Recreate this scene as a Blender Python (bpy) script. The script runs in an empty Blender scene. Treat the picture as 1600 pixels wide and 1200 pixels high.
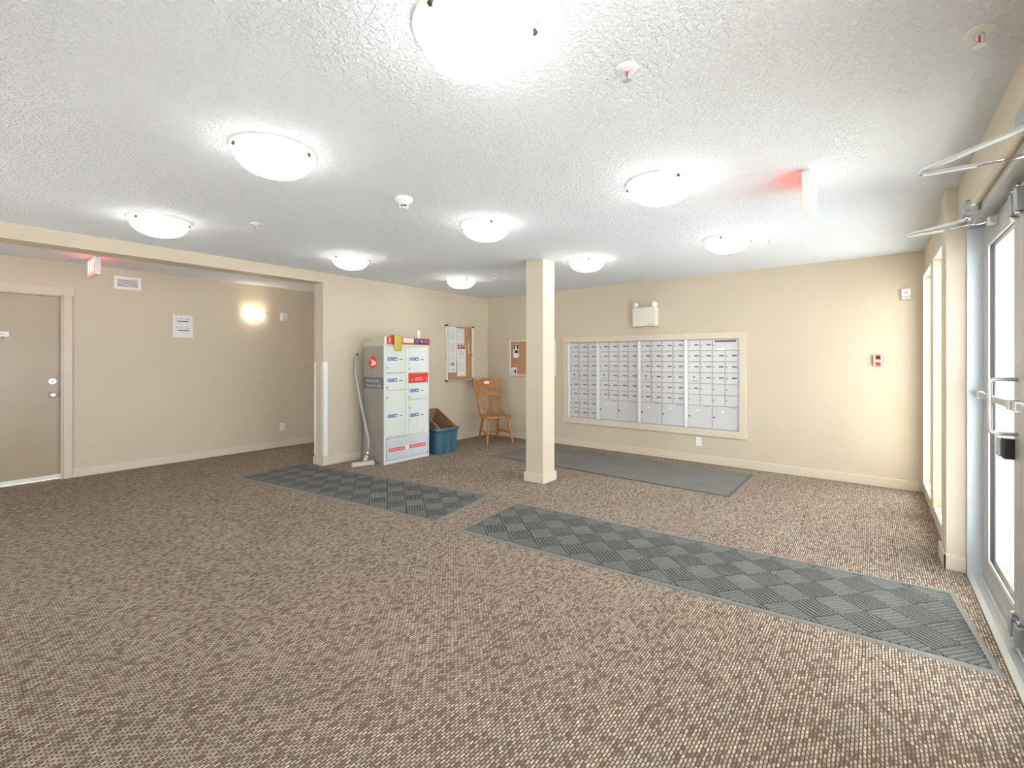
import bpy, bmesh, math, random
from mathutils import Vector, Matrix
random.seed(7)
S = bpy.context.scene
COL = S.collection
PI = math.pi

# ------------------------------------------------------------------ camera
H = 2.44                      # ceiling height
YAW = math.radians(38.2)
cam_d = bpy.data.cameras.new('camera')
cam = bpy.data.objects.new('camera', cam_d); COL.objects.link(cam)
cam_d.sensor_fit = 'HORIZONTAL'; cam_d.sensor_width = 36.0
cam_d.lens = 716.0 / 1600.0 * 36.0
cam_d.shift_y = -38.5 / 1600.0
cam_d.clip_start = 0.02; cam_d.clip_end = 200
cam.location = (0, 0, 1.345)
cam.rotation_euler = (PI / 2, 0, YAW)
S.camera = cam

# ------------------------------------------------------------------ world, light, exposure
SKY = 8.0
world = bpy.data.worlds.new('overcast_sky'); S.world = world
world.use_nodes = True
bg = world.node_tree.nodes['Background']
bg.inputs[0].default_value = (0.93, 0.965, 1.0, 1)
bg.inputs[1].default_value = SKY

sun_d = bpy.data.lights.new('sun', 'SUN'); sun_d.energy = 22.0; sun_d.angle = math.radians(1.0)
sun_d.color = (1.0, 0.985, 0.96)
sun = bpy.data.objects.new('sun', sun_d); COL.objects.link(sun)
sun.location = (6, -12, 12)
# sun along the facade: lights the added pale ground, misses the visible room
sun.rotation_euler = Vector((0.0, 0.80, -0.60)).to_track_quat('-Z', 'Y').to_euler()

def portal(name, y0, y1, z0, z1, x, front=False):
    l = bpy.data.lights.new(name, 'AREA'); l.shape = 'RECTANGLE'
    l.size = z1 - z0; l.size_y = y1 - y0
    l.cycles.is_portal = True
    o = bpy.data.objects.new(name, l); COL.objects.link(o)
    o.location = (x, (y0 + y1) / 2, (z0 + z1) / 2)
    o.rotation_euler = (0, PI / 2, 0)         # -Z of the lamp looks into the room (-X)
    if front: o.location = ((y0 + y1) / 2, x, (z0 + z1) / 2); o.rotation_euler = (0, PI / 2, -PI / 2)
    return o
portal('door_daylight', 2.2, 4.0, 0.05, 2.15, 0.66)
portal('window_daylight', 5.34, 6.10, 0.12, 2.18, 0.61)
portal('window_daylight', 4.38, 5.14, 0.12, 2.18, 0.61)
portal('window_daylight', 0.20, 1.06, 0.12, 2.18, 0.61)  # portal of the added window beside the camera
portal('window_daylight', -5.0, -3.2, 0.12, 2.18, -3.21, True)  # portal of the added window behind the camera
LAMP = 11.0                    # radiance of the glass bowls
S.view_settings.view_transform = 'Standard'
S.view_settings.look = 'None'
S.view_settings.gamma = 1.0
S.view_settings.use_curve_mapping = False
S.view_settings.exposure = 0.44
S.cycles.max_bounces = 10
S.cycles.diffuse_bounces = 7
S.cycles.glossy_bounces = 4
S.cycles.transparent_max_bounces = 12
S.cycles.sample_clamp_indirect = 12.0
S.cycles.use_denoising = True

# ------------------------------------------------------------------ materials
def nt(name):
    m = bpy.data.materials.new(name); m.use_nodes = True
    t = m.node_tree; t.nodes.clear()
    out = t.nodes.new('ShaderNodeOutputMaterial')
    p = t.nodes.new('ShaderNodeBsdfPrincipled')
    t.links.new(p.outputs[0], out.inputs[0])
    return m, t, p, out

def N(t, kind, **kw):
    n = t.nodes.new(kind)
    for k, v in kw.items(): setattr(n, k, v)
    return n

def mat(name, rgb, rough=0.6, metal=0.0, var=0.06, scale=6.0, bump=0.0, bscale=60.0, spec=0.5):
    m, t, p, out = nt(name)
    p.inputs['Roughness'].default_value = rough
    p.inputs['Metallic'].default_value = metal
    p.inputs['Specular IOR Level'].default_value = spec
    co = N(t, 'ShaderNodeTexCoord')
    no = N(t, 'ShaderNodeTexNoise'); no.inputs['Scale'].default_value = scale; no.inputs['Detail'].default_value = 4
    t.links.new(co.outputs['Object'], no.inputs['Vector'])
    r = N(t, 'ShaderNodeValToRGB')
    r.color_ramp.elements[0].position = 0.3; r.color_ramp.elements[1].position = 0.7
    r.color_ramp.elements[0].color = tuple(c * (1 - var) for c in rgb) + (1,)
    r.color_ramp.elements[1].color = tuple(min(1, c * (1 + var)) for c in rgb) + (1,)
    t.links.new(no.outputs['Fac'], r.inputs[0]); t.links.new(r.outputs[0], p.inputs['Base Color'])
    if bump:
        n2 = N(t, 'ShaderNodeTexNoise'); n2.inputs['Scale'].default_value = bscale; n2.inputs['Detail'].default_value = 3
        t.links.new(co.outputs['Object'], n2.inputs['Vector'])
        b = N(t, 'ShaderNodeBump'); b.inputs['Strength'].default_value = bump; b.inputs['Distance'].default_value = 0.004
        t.links.new(n2.outputs['Fac'], b.inputs['Height']); t.links.new(b.outputs[0], p.inputs['Normal'])
    return m

def emit(name, rgb, strength):
    m, t, p, out = nt(name)
    p.inputs['Base Color'].default_value = (*rgb, 1)
    p.inputs['Roughness'].default_value = 0.3
    p.inputs['Emission Color'].default_value = (*rgb, 1)
    p.inputs['Emission Strength'].default_value = strength
    return m

def glass_mat(name, tint=(0.97, 0.99, 0.985), refl=1.0):
    m = bpy.data.materials.new(name); m.use_nodes = True
    t = m.node_tree; t.nodes.clear()
    out = N(t, 'ShaderNodeOutputMaterial'); mix = N(t, 'ShaderNodeMixShader')
    tr = N(t, 'ShaderNodeBsdfTransparent'); gl = N(t, 'ShaderNodeBsdfGlossy')
    tr.inputs[0].default_value = (*tint, 1); gl.inputs['Roughness'].default_value = 0.02
    fr = N(t, 'ShaderNodeFresnel'); fr.inputs[0].default_value = 1.45
    ge = N(t, 'ShaderNodeNewGeometry'); mr = N(t, 'ShaderNodeMapRange')   # same reflectance on both sides of the pane
    mr.inputs['To Min'].default_value = 1.45; mr.inputs['To Max'].default_value = 1 / 1.45
    t.links.new(ge.outputs['Backfacing'], mr.inputs['Value']); t.links.new(mr.outputs[0], fr.inputs[0])
    mu = N(t, 'ShaderNodeMath', operation='MULTIPLY'); mu.inputs[1].default_value = refl
    t.links.new(fr.outputs[0], mu.inputs[0]); t.links.new(mu.outputs[0], mix.inputs[0])
    t.links.new(tr.outputs[0], mix.inputs[1]); t.links.new(gl.outputs[0], mix.inputs[2])
    t.links.new(mix.outputs[0], out.inputs[0])
    return m

def carpet_mat():
    m, t, p, out = nt('woven_carpet')
    p.inputs['Roughness'].default_value = 0.95; p.inputs['Specular IOR Level'].default_value = 0.12
    co = N(t, 'ShaderNodeTexCoord')
    mp = N(t, 'ShaderNodeMapping'); mp.inputs['Rotation'].default_value = (0, 0, PI / 2)
    t.links.new(co.outputs['Object'], mp.inputs['Vector'])
    br = N(t, 'ShaderNodeTexBrick'); br.offset = 0.5; br.offset_frequency = 2; br.squash = 1.0
    br.inputs['Color1'].default_value = (0, 0, 0, 1); br.inputs['Color2'].default_value = (1, 1, 1, 1)
    br.inputs['Mortar'].default_value = (0, 0, 0, 1)
    br.inputs['Scale'].default_value = 1.0
    br.inputs['Mortar Size'].default_value = 0.0032; br.inputs['Mortar Smooth'].default_value = 0.8
    br.inputs['Brick Width'].default_value = 0.023; br.inputs['Row Height'].default_value = 0.0118
    # slight wander so that the rows are not ruler straight
    nw = N(t, 'ShaderNodeTexNoise'); nw.inputs['Scale'].default_value = 35
    t.links.new(co.outputs['Object'], nw.inputs['Vector'])
    ma = N(t, 'ShaderNodeVectorMath', operation='MULTIPLY_ADD')
    ma.inputs[1].default_value = (0.006, 0.006, 0.0)
    t.links.new(nw.outputs['Color'], ma.inputs[0]); t.links.new(mp.outputs[0], ma.inputs[2])
    t.links.new(ma.outputs[0], br.inputs['Vector'])
    # patches of yarn colour stretched along the rows
    pn = N(t, 'ShaderNodeTexNoise'); pn.inputs['Scale'].default_value = 1.0; pn.inputs['Detail'].default_value = 2
    pm = N(t, 'ShaderNodeMapping'); pm.inputs['Scale'].default_value = (55, 13, 1)
    t.links.new(co.outputs['Object'], pm.inputs['Vector']); t.links.new(pm.outputs[0], pn.inputs['Vector'])
    ad = N(t, 'ShaderNodeMath', operation='MULTIPLY_ADD'); ad.inputs[1].default_value = 0.55; ad.inputs[2].default_value = -0.2
    t.links.new(pn.outputs['Fac'], ad.inputs[0])
    av = N(t, 'ShaderNodeMath', operation='MULTIPLY_ADD'); av.inputs[1].default_value = 0.88
    t.links.new(br.outputs['Color'], av.inputs[0]); t.links.new(ad.outputs[0], av.inputs[2])
    ra = N(t, 'ShaderNodeValToRGB'); cr = ra.color_ramp
    stops = [(0.0, (0.17, 0.125, 0.10)), (0.22, (0.25, 0.19, 0.148)), (0.42, (0.40, 0.325, 0.26)),
             (0.6, (0.53, 0.44, 0.34)), (0.74, (0.36, 0.325, 0.30)), (0.86, (0.50, 0.42, 0.33)), (1.0, (0.70, 0.58, 0.37))]
    while len(cr.elements) < len(stops): cr.elements.new(0.5)
    for e, (ps, c) in zip(cr.elements, stops): e.position = ps; e.color = (*c, 1)
    t.links.new(av.outputs[0], ra.inputs[0])
    mx = N(t, 'ShaderNodeMix', data_type='RGBA')
    mx.inputs['B'].default_value = (0.125, 0.09, 0.07, 1)
    t.links.new(br.outputs['Fac'], mx.inputs['Factor']); t.links.new(ra.outputs[0], mx.inputs['A'])
    # broad wear
    n3 = N(t, 'ShaderNodeTexNoise'); n3.inputs['Scale'].default_value = 1.3; n3.inputs['Detail'].default_value = 5
    t.links.new(co.outputs['Object'], n3.inputs['Vector'])
    r3 = N(t, 'ShaderNodeValToRGB'); r3.color_ramp.elements[0].color = (0.86, 0.85, 0.84, 1); r3.color_ramp.elements[1].color = (1.1, 1.1, 1.1, 1)
    t.links.new(n3.outputs['Fac'], r3.inputs[0])
    mm = N(t, 'ShaderNodeMix', data_type='RGBA', blend_type='MULTIPLY'); mm.inputs['Factor'].default_value = 1
    t.links.new(mx.outputs['Result'], mm.inputs['A']); t.links.new(r3.outputs[0], mm.inputs['B'])
    t.links.new(mm.outputs['Result'], p.inputs['Base Color'])
    inv = N(t, 'ShaderNodeMath', operation='SUBTRACT'); inv.inputs[0].default_value = 1
    t.links.new(br.outputs['Fac'], inv.inputs[1])
    b = N(t, 'ShaderNodeBump'); b.inputs['Strength'].default_value = 0.7; b.inputs['Distance'].default_value = 0.004
    t.links.new(inv.outputs[0], b.inputs['Height']); t.links.new(b.outputs[0], p.inputs['Normal'])
    return m

def ceiling_mat():
    m, t, p, out = nt('stippled_ceiling')
    p.inputs['Roughness'].default_value = 0.9; p.inputs['Specular IOR Level'].default_value = 0.2
    p.inputs['Base Color'].default_value = (0.83, 0.87, 0.925, 1)
    co = N(t, 'ShaderNodeTexCoord')
    v = N(t, 'ShaderNodeTexNoise'); v.inputs['Scale'].default_value = 62; v.inputs['Detail'].default_value = 3; v.inputs['Distortion'].default_value = 0.6
    t.links.new(co.outputs['Object'], v.inputs['Vector'])
    r = N(t, 'ShaderNodeValToRGB'); r.color_ramp.elements[0].position = 0.42; r.color_ramp.elements[1].position = 0.62
    t.links.new(v.outputs['Fac'], r.inputs[0])
    b = N(t, 'ShaderNodeBump'); b.inputs['Strength'].default_value = 0.75; b.inputs['Distance'].default_value = 0.008
    t.links.new(r.outputs[0], b.inputs['Height']); t.links.new(b.outputs[0], p.inputs['Normal'])
    return m

def oak_mat():
    m, t, p, out = nt('honey_oak')
    p.inputs['Roughness'].default_value = 0.32
    co = N(t, 'ShaderNodeTexCoord'); mp = N(t, 'ShaderNodeMapping'); mp.inputs['Scale'].default_value = (30, 30, 4)
    t.links.new(co.outputs['Object'], mp.inputs['Vector'])
    n = N(t, 'ShaderNodeTexNoise'); n.inputs['Scale'].default_value = 2.0; n.inputs['Detail'].default_value = 6; n.inputs['Distortion'].default_value = 1.0
    t.links.new(mp.outputs[0], n.inputs['Vector'])
    r = N(t, 'ShaderNodeValToRGB'); r.color_ramp.elements[0].position = 0.35; r.color_ramp.elements[1].position = 0.68
    r.color_ramp.elements[0].color = (0.30, 0.10, 0.02, 1); r.color_ramp.elements[1].color = (0.52, 0.215, 0.05, 1)
    t.links.new(n.outputs['Fac'], r.inputs[0]); t.links.new(r.outputs[0], p.inputs['Base Color'])
    return m

def cork_mat():
    m, t, p, out = nt('cork')
    p.inputs['Roughness'].default_value = 0.9
    co = N(t, 'ShaderNodeTexCoord')
    n = N(t, 'ShaderNodeTexNoise'); n.inputs['Scale'].default_value = 160; n.inputs['Detail'].default_value = 4
    t.links.new(co.outputs['Object'], n.inputs['Vector'])
    r = N(t, 'ShaderNodeValToRGB'); r.color_ramp.elements[0].position = 0.3; r.color_ramp.elements[1].position = 0.7
    r.color_ramp.elements[0].color = (0.37, 0.19, 0.085, 1); r.color_ramp.elements[1].color = (0.58, 0.34, 0.18, 1)
    t.links.new(n.outputs['Fac'], r.inputs[0]); t.links.new(r.outputs[0], p.inputs['Base Color'])
    return m

def matfibre(name, c0, c1):
    m, t, p, out = nt(name)
    p.inputs['Roughness'].default_value = 0.85; p.inputs['Specular IOR Level'].default_value = 0.25
    co = N(t, 'ShaderNodeTexCoord')
    n = N(t, 'ShaderNodeTexNoise'); n.inputs['Scale'].default_value = 230; n.inputs['Detail'].default_value = 3
    t.links.new(co.outputs['Object'], n.inputs['Vector'])
    r = N(t, 'ShaderNodeValToRGB'); r.color_ramp.elements[0].position = 0.36; r.color_ramp.elements[1].position = 0.64
    r.color_ramp.elements[0].color = (*c0, 1); r.color_ramp.elements[1].color = (*c1, 1)
    t.links.new(n.outputs['Fac'], r.inputs[0])
    n3 = N(t, 'ShaderNodeTexNoise'); n3.inputs['Scale'].default_value = 3; n3.inputs['Detail'].default_value = 5
    t.links.new(co.outputs['Object'], n3.inputs['Vector'])
    r3 = N(t, 'ShaderNodeValToRGB'); r3.color_ramp.elements[0].color = (0.75, 0.75, 0.75, 1); r3.color_ramp.elements[1].color = (1.25, 1.25, 1.25, 1)
    t.links.new(n3.outputs['Fac'], r3.inputs[0])
    mm = N(t, 'ShaderNodeMix', data_type='RGBA', blend_type='MULTIPLY'); mm.inputs['Factor'].default_value = 1
    t.links.new(r.outputs[0], mm.inputs['A']); t.links.new(r3.outputs[0], mm.inputs['B'])
    t.links.new(mm.outputs['Result'], p.inputs['Base Color'])
    b = N(t, 'ShaderNodeBump'); b.inputs['Strength'].default_value = 0.4; b.inputs['Distance'].default_value = 0.003
    t.links.new(n.outputs['Fac'], b.inputs['Height']); t.links.new(b.outputs[0], p.inputs['Normal'])
    return m

M = {}
M['wall'] = mat('beige_wall_paint', (0.595, 0.516, 0.408), 0.55, var=0.02, scale=1.5, bump=0.08, bscale=120, spec=0.3)
M['trim'] = mat('cream_trim_paint', (0.65, 0.575, 0.47), 0.4, var=0.02, scale=2)
M['doortrim'] = mat('pinkish_cream_trim', (0.62, 0.53, 0.45), 0.4, var=0.02, scale=2)
M['ceiling'] = ceiling_mat()
M['carpet'] = carpet_mat()
M['door'] = mat('taupe_gloss_door', (0.40, 0.325, 0.245), 0.28, var=0.04, scale=2)
M['white'] = mat('white_plastic', (0.80, 0.80, 0.79), 0.4, var=0.02)
M['offwhite'] = mat('off_white_enamel', (0.75, 0.71, 0.64), 0.4, var=0.02)
M['paper'] = mat('white_paper', (0.82, 0.82, 0.84), 0.8, var=0.02)
M['ink'] = mat('black_ink', (0.04, 0.04, 0.045), 0.7)
M['greyink'] = mat('grey_ink', (0.42, 0.42, 0.44), 0.7)
M['redink'] = mat('red_ink', (0.62, 0.12, 0.10), 0.7)
M['pinkink'] = mat('pale_pink_ink', (0.70, 0.42, 0.42), 0.7)
M['dark'] = mat('dark_metal', (0.03, 0.03, 0.032), 0.4, metal=0.3)
M['bronze'] = mat('brushed_bronze', (0.16, 0.14, 0.11), 0.35, metal=0.8)
M['alu'] = mat('satin_aluminium', (0.62, 0.63, 0.63), 0.36, metal=0.55, var=0.03)
M['alu_grey'] = mat('grey_painted_frame', (0.46, 0.455, 0.43), 0.38, metal=0.25, var=0.02)
M['alu_blue'] = mat('clear_anodised_jamb', (0.66, 0.71, 0.76), 0.35, metal=0.3, var=0.03)
M['silver'] = mat('silver_hardware', (0.66, 0.68, 0.70), 0.32, metal=0.5)
M['hardware'] = mat('grey_cast_hardware', (0.34, 0.36, 0.38), 0.35, metal=0.4)
M['chrome'] = mat('polished_chrome', (0.75, 0.76, 0.78), 0.12, metal=1.0)
M['mailbox'] = mat('silver_mailbox', (0.60, 0.60, 0.615), 0.42, metal=0.25, var=0.03, scale=2)
M['mailbar'] = mat('bright_mailbox_bar', (0.80, 0.81, 0.84), 0.3, metal=0.2, var=0.02)
M['plate'] = mat('grey_number_plate', (0.10, 0.095, 0.09), 0.5)
M['locker'] = mat('pale_grey_green_locker', (0.70, 0.745, 0.715), 0.4, var=0.02)
M['lockerside'] = mat('warm_grey_wrap', (0.30, 0.275, 0.245), 0.35, var=0.10, scale=3)
M['lockertop'] = mat('light_grey_hood', (0.47, 0.45, 0.40), 0.4, var=0.03)
M['lockerband'] = mat('dark_grey_band', (0.155, 0.14, 0.125), 0.4)
M['lockerkick'] = mat('cool_grey_panel', (0.60, 0.63, 0.68), 0.4, var=0.06, scale=3)
M['red'] = mat('signal_red', (0.78, 0.05, 0.03), 0.4)
M['navy'] = mat('navy_blue', (0.012, 0.02, 0.11), 0.4)
M['blue'] = mat('label_blue', (0.06, 0.13, 0.42), 0.4)
M['pblue'] = mat('pale_blue_print', (0.45, 0.52, 0.72), 0.5)
M['tote'] = mat('blue_tote_plastic', (0.06, 0.15, 0.225), 0.35, var=0.05)
M['card'] = mat('brown_cardboard', (0.33, 0.205, 0.115), 0.8, var=0.06, bump=0.1)
M['cardedge'] = mat('pale_cut_cardboard', (0.52, 0.36, 0.22), 0.8)
M['cloth'] = mat('yellow_green_cloth', (0.56, 0.47, 0.10), 0.9, var=0.18, scale=30, bump=0.5, bscale=200)
M['wand'] = mat('grey_wand_plastic', (0.40, 0.39, 0.385), 0.3, metal=0.35)
M['wandhead'] = mat('pale_grey_head', (0.50, 0.47, 0.43), 0.45)
M['oak'] = oak_mat()
M['cork'] = cork_mat()
M['rubber'] = mat('grey_rubber_border', (0.175, 0.17, 0.155), 0.6, var=0.05)
M['rubberbase'] = matfibre('dark_groove_fibre', (0.04, 0.04, 0.038), (0.08, 0.08, 0.075))
M['rib'] = matfibre('grey_rib_fibre', (0.095, 0.095, 0.09), (0.185, 0.184, 0.176))
M['runner'] = matfibre('grey_runner_pile', (0.12, 0.112, 0.104), (0.23, 0.218, 0.205))
M['runneredge'] = mat('dark_runner_edge', (0.09, 0.088, 0.085), 0.7)
M['bowl'] = emit('lit_frosted_glass', (1.0, 0.98, 0.94), LAMP)
M['bowlrim'] = emit('lit_cream_glass_rim', (0.90, 0.88, 0.78), 0.35)
M['sconce'] = emit('lit_sconce_glass', (1.0, 0.90, 0.70), 9.0)
M['exitred'] = emit('lit_red_exit_face', (1.0, 0.10, 0.07), 2.2)
M['exitletter'] = emit('lit_exit_letter', (1.0, 0.42, 0.33), 2.4)
M['glass'] = glass_mat('clear_glass')
M['acrylic'] = glass_mat('clear_acrylic', (0.99, 0.99, 0.99), 0.6)
M['bounce_ground'] = mat('pale_bounce_ground', (0.84, 0.84, 0.84), 0.9, var=0.04, scale=2)  # invented snow-pale ground, bounces daylight up to the ceiling
M['slab'] = mat('grey_bounce_cut_slab', (0.36, 0.355, 0.345), 0.85, var=0.08, scale=3, bump=0.1)  # dark tone added to weaken bounce onto the ceiling by the doors
M['porch'] = mat('porch_beige', (0.70, 0.60, 0.45), 0.7, var=0.02)
M['winframe'] = mat('cream_vinyl', (0.80, 0.75, 0.63), 0.35, var=0.01)

# ------------------------------------------------------------------ mesh helpers
def BM(): return bmesh.new()

def box(bm, x0, x1, y0, y1, z0, z1, mx=None):
    vs = [bm.verts.new((x, y, z)) for z in (z0, z1) for y in (y0, y1) for x in (x0, x1)]
    for f in ((0, 2, 3, 1), (4, 5, 7, 6), (0, 1, 5, 4), (2, 6, 7, 3), (0, 4, 6, 2), (1, 3, 7, 5)):
        bm.faces.new([vs[i] for i in f])
    if mx is not None:
        for v in vs: v.co = mx @ v.co
    return vs

def axis_mx(p0, p1):
    p0, p1 = Vector(p0), Vector(p1)
    d = p1 - p0
    q = d.to_track_quat('Z', 'Y')
    return Matrix.Translation(p0) @ q.to_matrix().to_4x4(), d.length

def lathe(bm, p0, p1, prof, seg=16, smooth=True):
    """prof: list of (t along axis in metres or 0..1 of the length if frac, radius)"""
    mx, L = axis_mx(p0, p1)
    rings = []
    for t, r in prof:
        if r <= 1e-6: rings.append([bm.verts.new(mx @ Vector((0, 0, t * L)))])
        else: rings.append([bm.verts.new(mx @ Vector((r * math.cos(2 * PI * k / seg), r * math.sin(2 * PI * k / seg), t * L))) for k in range(seg)])
    fs = []
    for a, b in zip(rings, rings[1:]):
        for k in range(seg):
            j = (k + 1) % seg
            if len(a) == 1 and len(b) == 1: continue
            if len(a) == 1: fs.append(bm.faces.new((a[0], b[j], b[k])))
            elif len(b) == 1: fs.append(bm.faces.new((a[k], a[j], b[0])))
            else: fs.append(bm.faces.new((a[k], a[j], b[j], b[k])))
    for f in fs: f.smooth = smooth
    if len(rings[0]) > 1: bm.faces.new(list(reversed(rings[0])))
    if len(rings[-1]) > 1: bm.faces.new(rings[-1])

def cyl(bm, p0, p1, r, seg=14, smooth=True): lathe(bm, p0, p1, [(0, r), (1, r)], seg, smooth)

def tube(bm, pts, rad, seg=10, caps=True):
    """round tube through points; rad is a number or a list"""
    pts = [Vector(p) for p in pts]
    rr = rad if isinstance(rad, (list, tuple)) else [rad] * len(pts)
    rings = []; up = None
    for i, p in enumerate(pts):
        if i == 0: d = pts[1] - p
        elif i == len(pts) - 1: d = p - pts[i - 1]
        else: d = (pts[i + 1] - p).normalized() + (p - pts[i - 1]).normalized()
        d.normalize()
        if up is None:
            up = Vector((0, 0, 1)) if abs(d.z) < 0.9 else Vector((1, 0, 0))
        s = d.cross(up).normalized(); up = s.cross(d).normalized()
        rings.append([bm.verts.new(p + rr[i] * (s * math.cos(2 * PI * k / seg) + up * math.sin(2 * PI * k / seg))) for k in range(seg)])
    for a, b in zip(rings, rings[1:]):
        for k in range(seg):
            f = bm.faces.new((a[k], b[k], b[(k + 1) % seg], a[(k + 1) % seg])); f.smooth = True
    if caps:
        bm.faces.new(rings[0]); bm.faces.new(list(reversed(rings[-1])))

def prism(bm, outline, d0, d1, axis='y', mx=None):
    """outline: 2-D points (x,z) for axis y, (x,y) for axis z, (y,z) for axis x"""
    def P(a, b, d):
        v = {'y': Vector((a, d, b)), 'z': Vector((a, b, d)), 'x': Vector((d, a, b))}[axis]
        return mx @ v if mx is not None else v
    A = [bm.verts.new(P(a, b, d0)) for a, b in outline]
    B = [bm.verts.new(P(a, b, d1)) for a, b in outline]
    n = len(A)
    bm.faces.new(A); bm.faces.new(list(reversed(B)))
    for k in range(n): bm.faces.new((A[k], B[k], B[(k + 1) % n], A[(k + 1) % n]))

def rrect(w, d, r, n=4):
    pts = []
    for cx, cy, a0 in ((w / 2 - r, d / 2 - r, 0), (-w / 2 + r, d / 2 - r, 90), (-w / 2 + r, -d / 2 + r, 180), (w / 2 - r, -d / 2 + r, 270)):
        for k in range(n + 1):
            a = math.radians(a0 + 90 * k / n); pts.append((cx + r * math.cos(a), cy + r * math.sin(a)))
    return pts

def loft(bm, secs, close=True, smooth=True):
    rings = [[bm.verts.new(p) for p in s] for s in secs]
    n = len(rings[0])
    for a, b in zip(rings, rings[1:]):
        for k in range(n if close else n - 1):
            f = bm.faces.new((a[k], a[(k + 1) % n], b[(k + 1) % n], b[k])); f.smooth = smooth
    return rings

def obj(name, bm, m, parent=None, bevel=0.0, seg=2, loc=None):
    bmesh.ops.recalc_face_normals(bm, faces=bm.faces[:])
    me = bpy.data.meshes.new(name); bm.to_mesh(me); bm.free()
    me.materials.append(M[m] if isinstance(m, str) else m)
    o = bpy.data.objects.new(name, me); COL.objects.link(o)
    if parent is not None: o.parent = parent
    if loc is not None: o.location = loc
    if bevel:
        b = o.modifiers.new('bevel', 'BEVEL'); b.width = bevel; b.segments = seg; b.limit_method = 'ANGLE'
        b.angle_limit = math.radians(40)
    return o

def bobj(name, dims, m, parent=None, bevel=0.0, loc=None):
    bm = BM(); box(bm, *dims); return obj(name, bm, m, parent, bevel, loc=loc)

def thing(name, label, cat, loc=(0, 0, 0), rz=0.0, group=None):
    o = bpy.data.objects.new(name, None); COL.objects.link(o)
    o.empty_display_size = 0.1
    o.location = loc; o.rotation_euler = (0, 0, rz)
    o['label'] = label; o['category'] = cat
    if group: o['group'] = group
    return o

def tag(o, label, cat, group=None):
    o['label'] = label; o['category'] = cat
    if group: o['group'] = group
    return o

def struct(name, bm, m, parent=None, bevel=0.0):
    o = obj(name, bm, m, parent, bevel)
    o['kind'] = 'structure'
    return o

def struct_empty(name, loc=(0, 0, 0), rz=0.0):
    o = bpy.data.objects.new(name, None); COL.objects.link(o); o.empty_display_size = 0.1
    o.location = loc; o.rotation_euler = (0, 0, rz); o['kind'] = 'structure'
    return o

def text(s, size, m, parent, origin, right=(1, 0, 0), up=(0, 0, 1), name='lettering', align='LEFT', depth=0.0006, sx=1.0, bold=0.0):
    cu = bpy.data.curves.new(name, 'FONT'); cu.body = s; cu.size = size; cu.align_x = align; cu.align_y = 'CENTER'
    cu.extrude = depth; cu.offset = bold
    o = bpy.data.objects.new(name, cu); COL.objects.link(o)
    dg = bpy.context.evaluated_depsgraph_get()
    me = bpy.data.meshes.new_from_object(o.evaluated_get(dg))
    bpy.data.objects.remove(o)
    r, u = Vector(right).normalized(), Vector(up).normalized(); n = r.cross(u)
    mx = Matrix(((r.x * sx, u.x, n.x, origin[0]), (r.y * sx, u.y, n.y, origin[1]), (r.z * sx, u.z, n.z, origin[2]), (0, 0, 0, 1)))
    me.transform(mx); me.name = name
    me.materials.clear(); me.materials.append(M[m])
    t = bpy.data.objects.new(name, me); COL.objects.link(t); t.parent = parent
    return t

def dup(root, loc=None, rz=None, label=None):
    def cp(o, parent):
        c = o.copy(); COL.objects.link(c); c.parent = parent
        for ch in kids[o.name]: cp(ch, c)
        return c
    kids = {}
    def walk(o):
        kids[o.name] = list(o.children)
        for ch in o.children: walk(ch)
    walk(root)
    r = cp(root, root.parent)
    if loc is not None: r.location = loc
    if rz is not None: r.rotation_euler = (0, 0, rz)
    if label: r['label'] = label
    return r

# ------------------------------------------------------------------ room shell
XL, YB, XF = -5.45, 6.22, -7.15          # locker wall, mailbox wall, corridor wall
XR, XD = 0.405, 0.425                     # window wall, wall over the doors
YF = -3.0                                 # wall behind the camera
bm = BM(); box(bm, XF - 0.2, 0.62, YF - 0.2, 8.2, -0.12, 0); struct('floor', bm, 'carpet')
bm = BM(); box(bm, XF - 0.2, 0.70, YF - 0.2, 8.2, H, H + 0.12); struct('ceiling', bm, 'ceiling')

W_M = dict(x0=-3.775, x1=-1.300, z0=0.445, z1=1.605)   # recess of the mailbox bank in the back wall
bm = BM()
box(bm, XL - 0.2, W_M['x0'], YB, YB + 0.2, 0, H); box(bm, W_M['x1'], 0.67, YB, YB + 0.2, 0, H)
box(bm, W_M['x0'], W_M['x1'], YB, YB + 0.2, 0, W_M['z0']); box(bm, W_M['x0'], W_M['x1'], YB, YB + 0.2, W_M['z1'], H)
box(bm, W_M['x0'], W_M['x1'], YB + 0.17, YB + 0.2, W_M['z0'], W_M['z1'])
struct('wall_back', bm, 'wall')
bm = BM(); box(bm, XL - 0.21, XL, 3.07, YB, 0, H); struct('wall_left', bm, 'wall')
bm = BM(); box(bm, XL - 0.235, XL, YF, 3.07, 2.315, H); struct('wall_left_header', bm, 'wall')
# corridor wall with the door opening
DY0, DY1, DZ = -0.04, 0.93, 2.06
bm = BM()
box(bm, XF - 0.2, XF, DY1, 8.0, 0, H); box(bm, XF - 0.2, XF, YF, DY0, 0, H); box(bm, XF - 0.2, XF, DY0, DY1, DZ, H)
struct('wall_corridor', bm, 'wall')
bm = BM(); box(bm, XF, XL - 0.21, 8.0, 8.2, 0, H); struct('wall_corridor_end', bm, 'wall')
FW0, FW1 = -5.0, -3.2                    # unseen window added in the wall behind the camera for more light
bm = BM(); box(bm, XF - 0.2, FW0, YF - 0.2, YF, 0, H); box(bm, FW1, 0.60, YF - 0.2, YF, 0, H)
box(bm, FW0, FW1, YF - 0.2, YF, 0, 0.12); box(bm, FW0, FW1, YF - 0.2, YF, 2.18, H); struct('wall_front', bm, 'wall')
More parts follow.
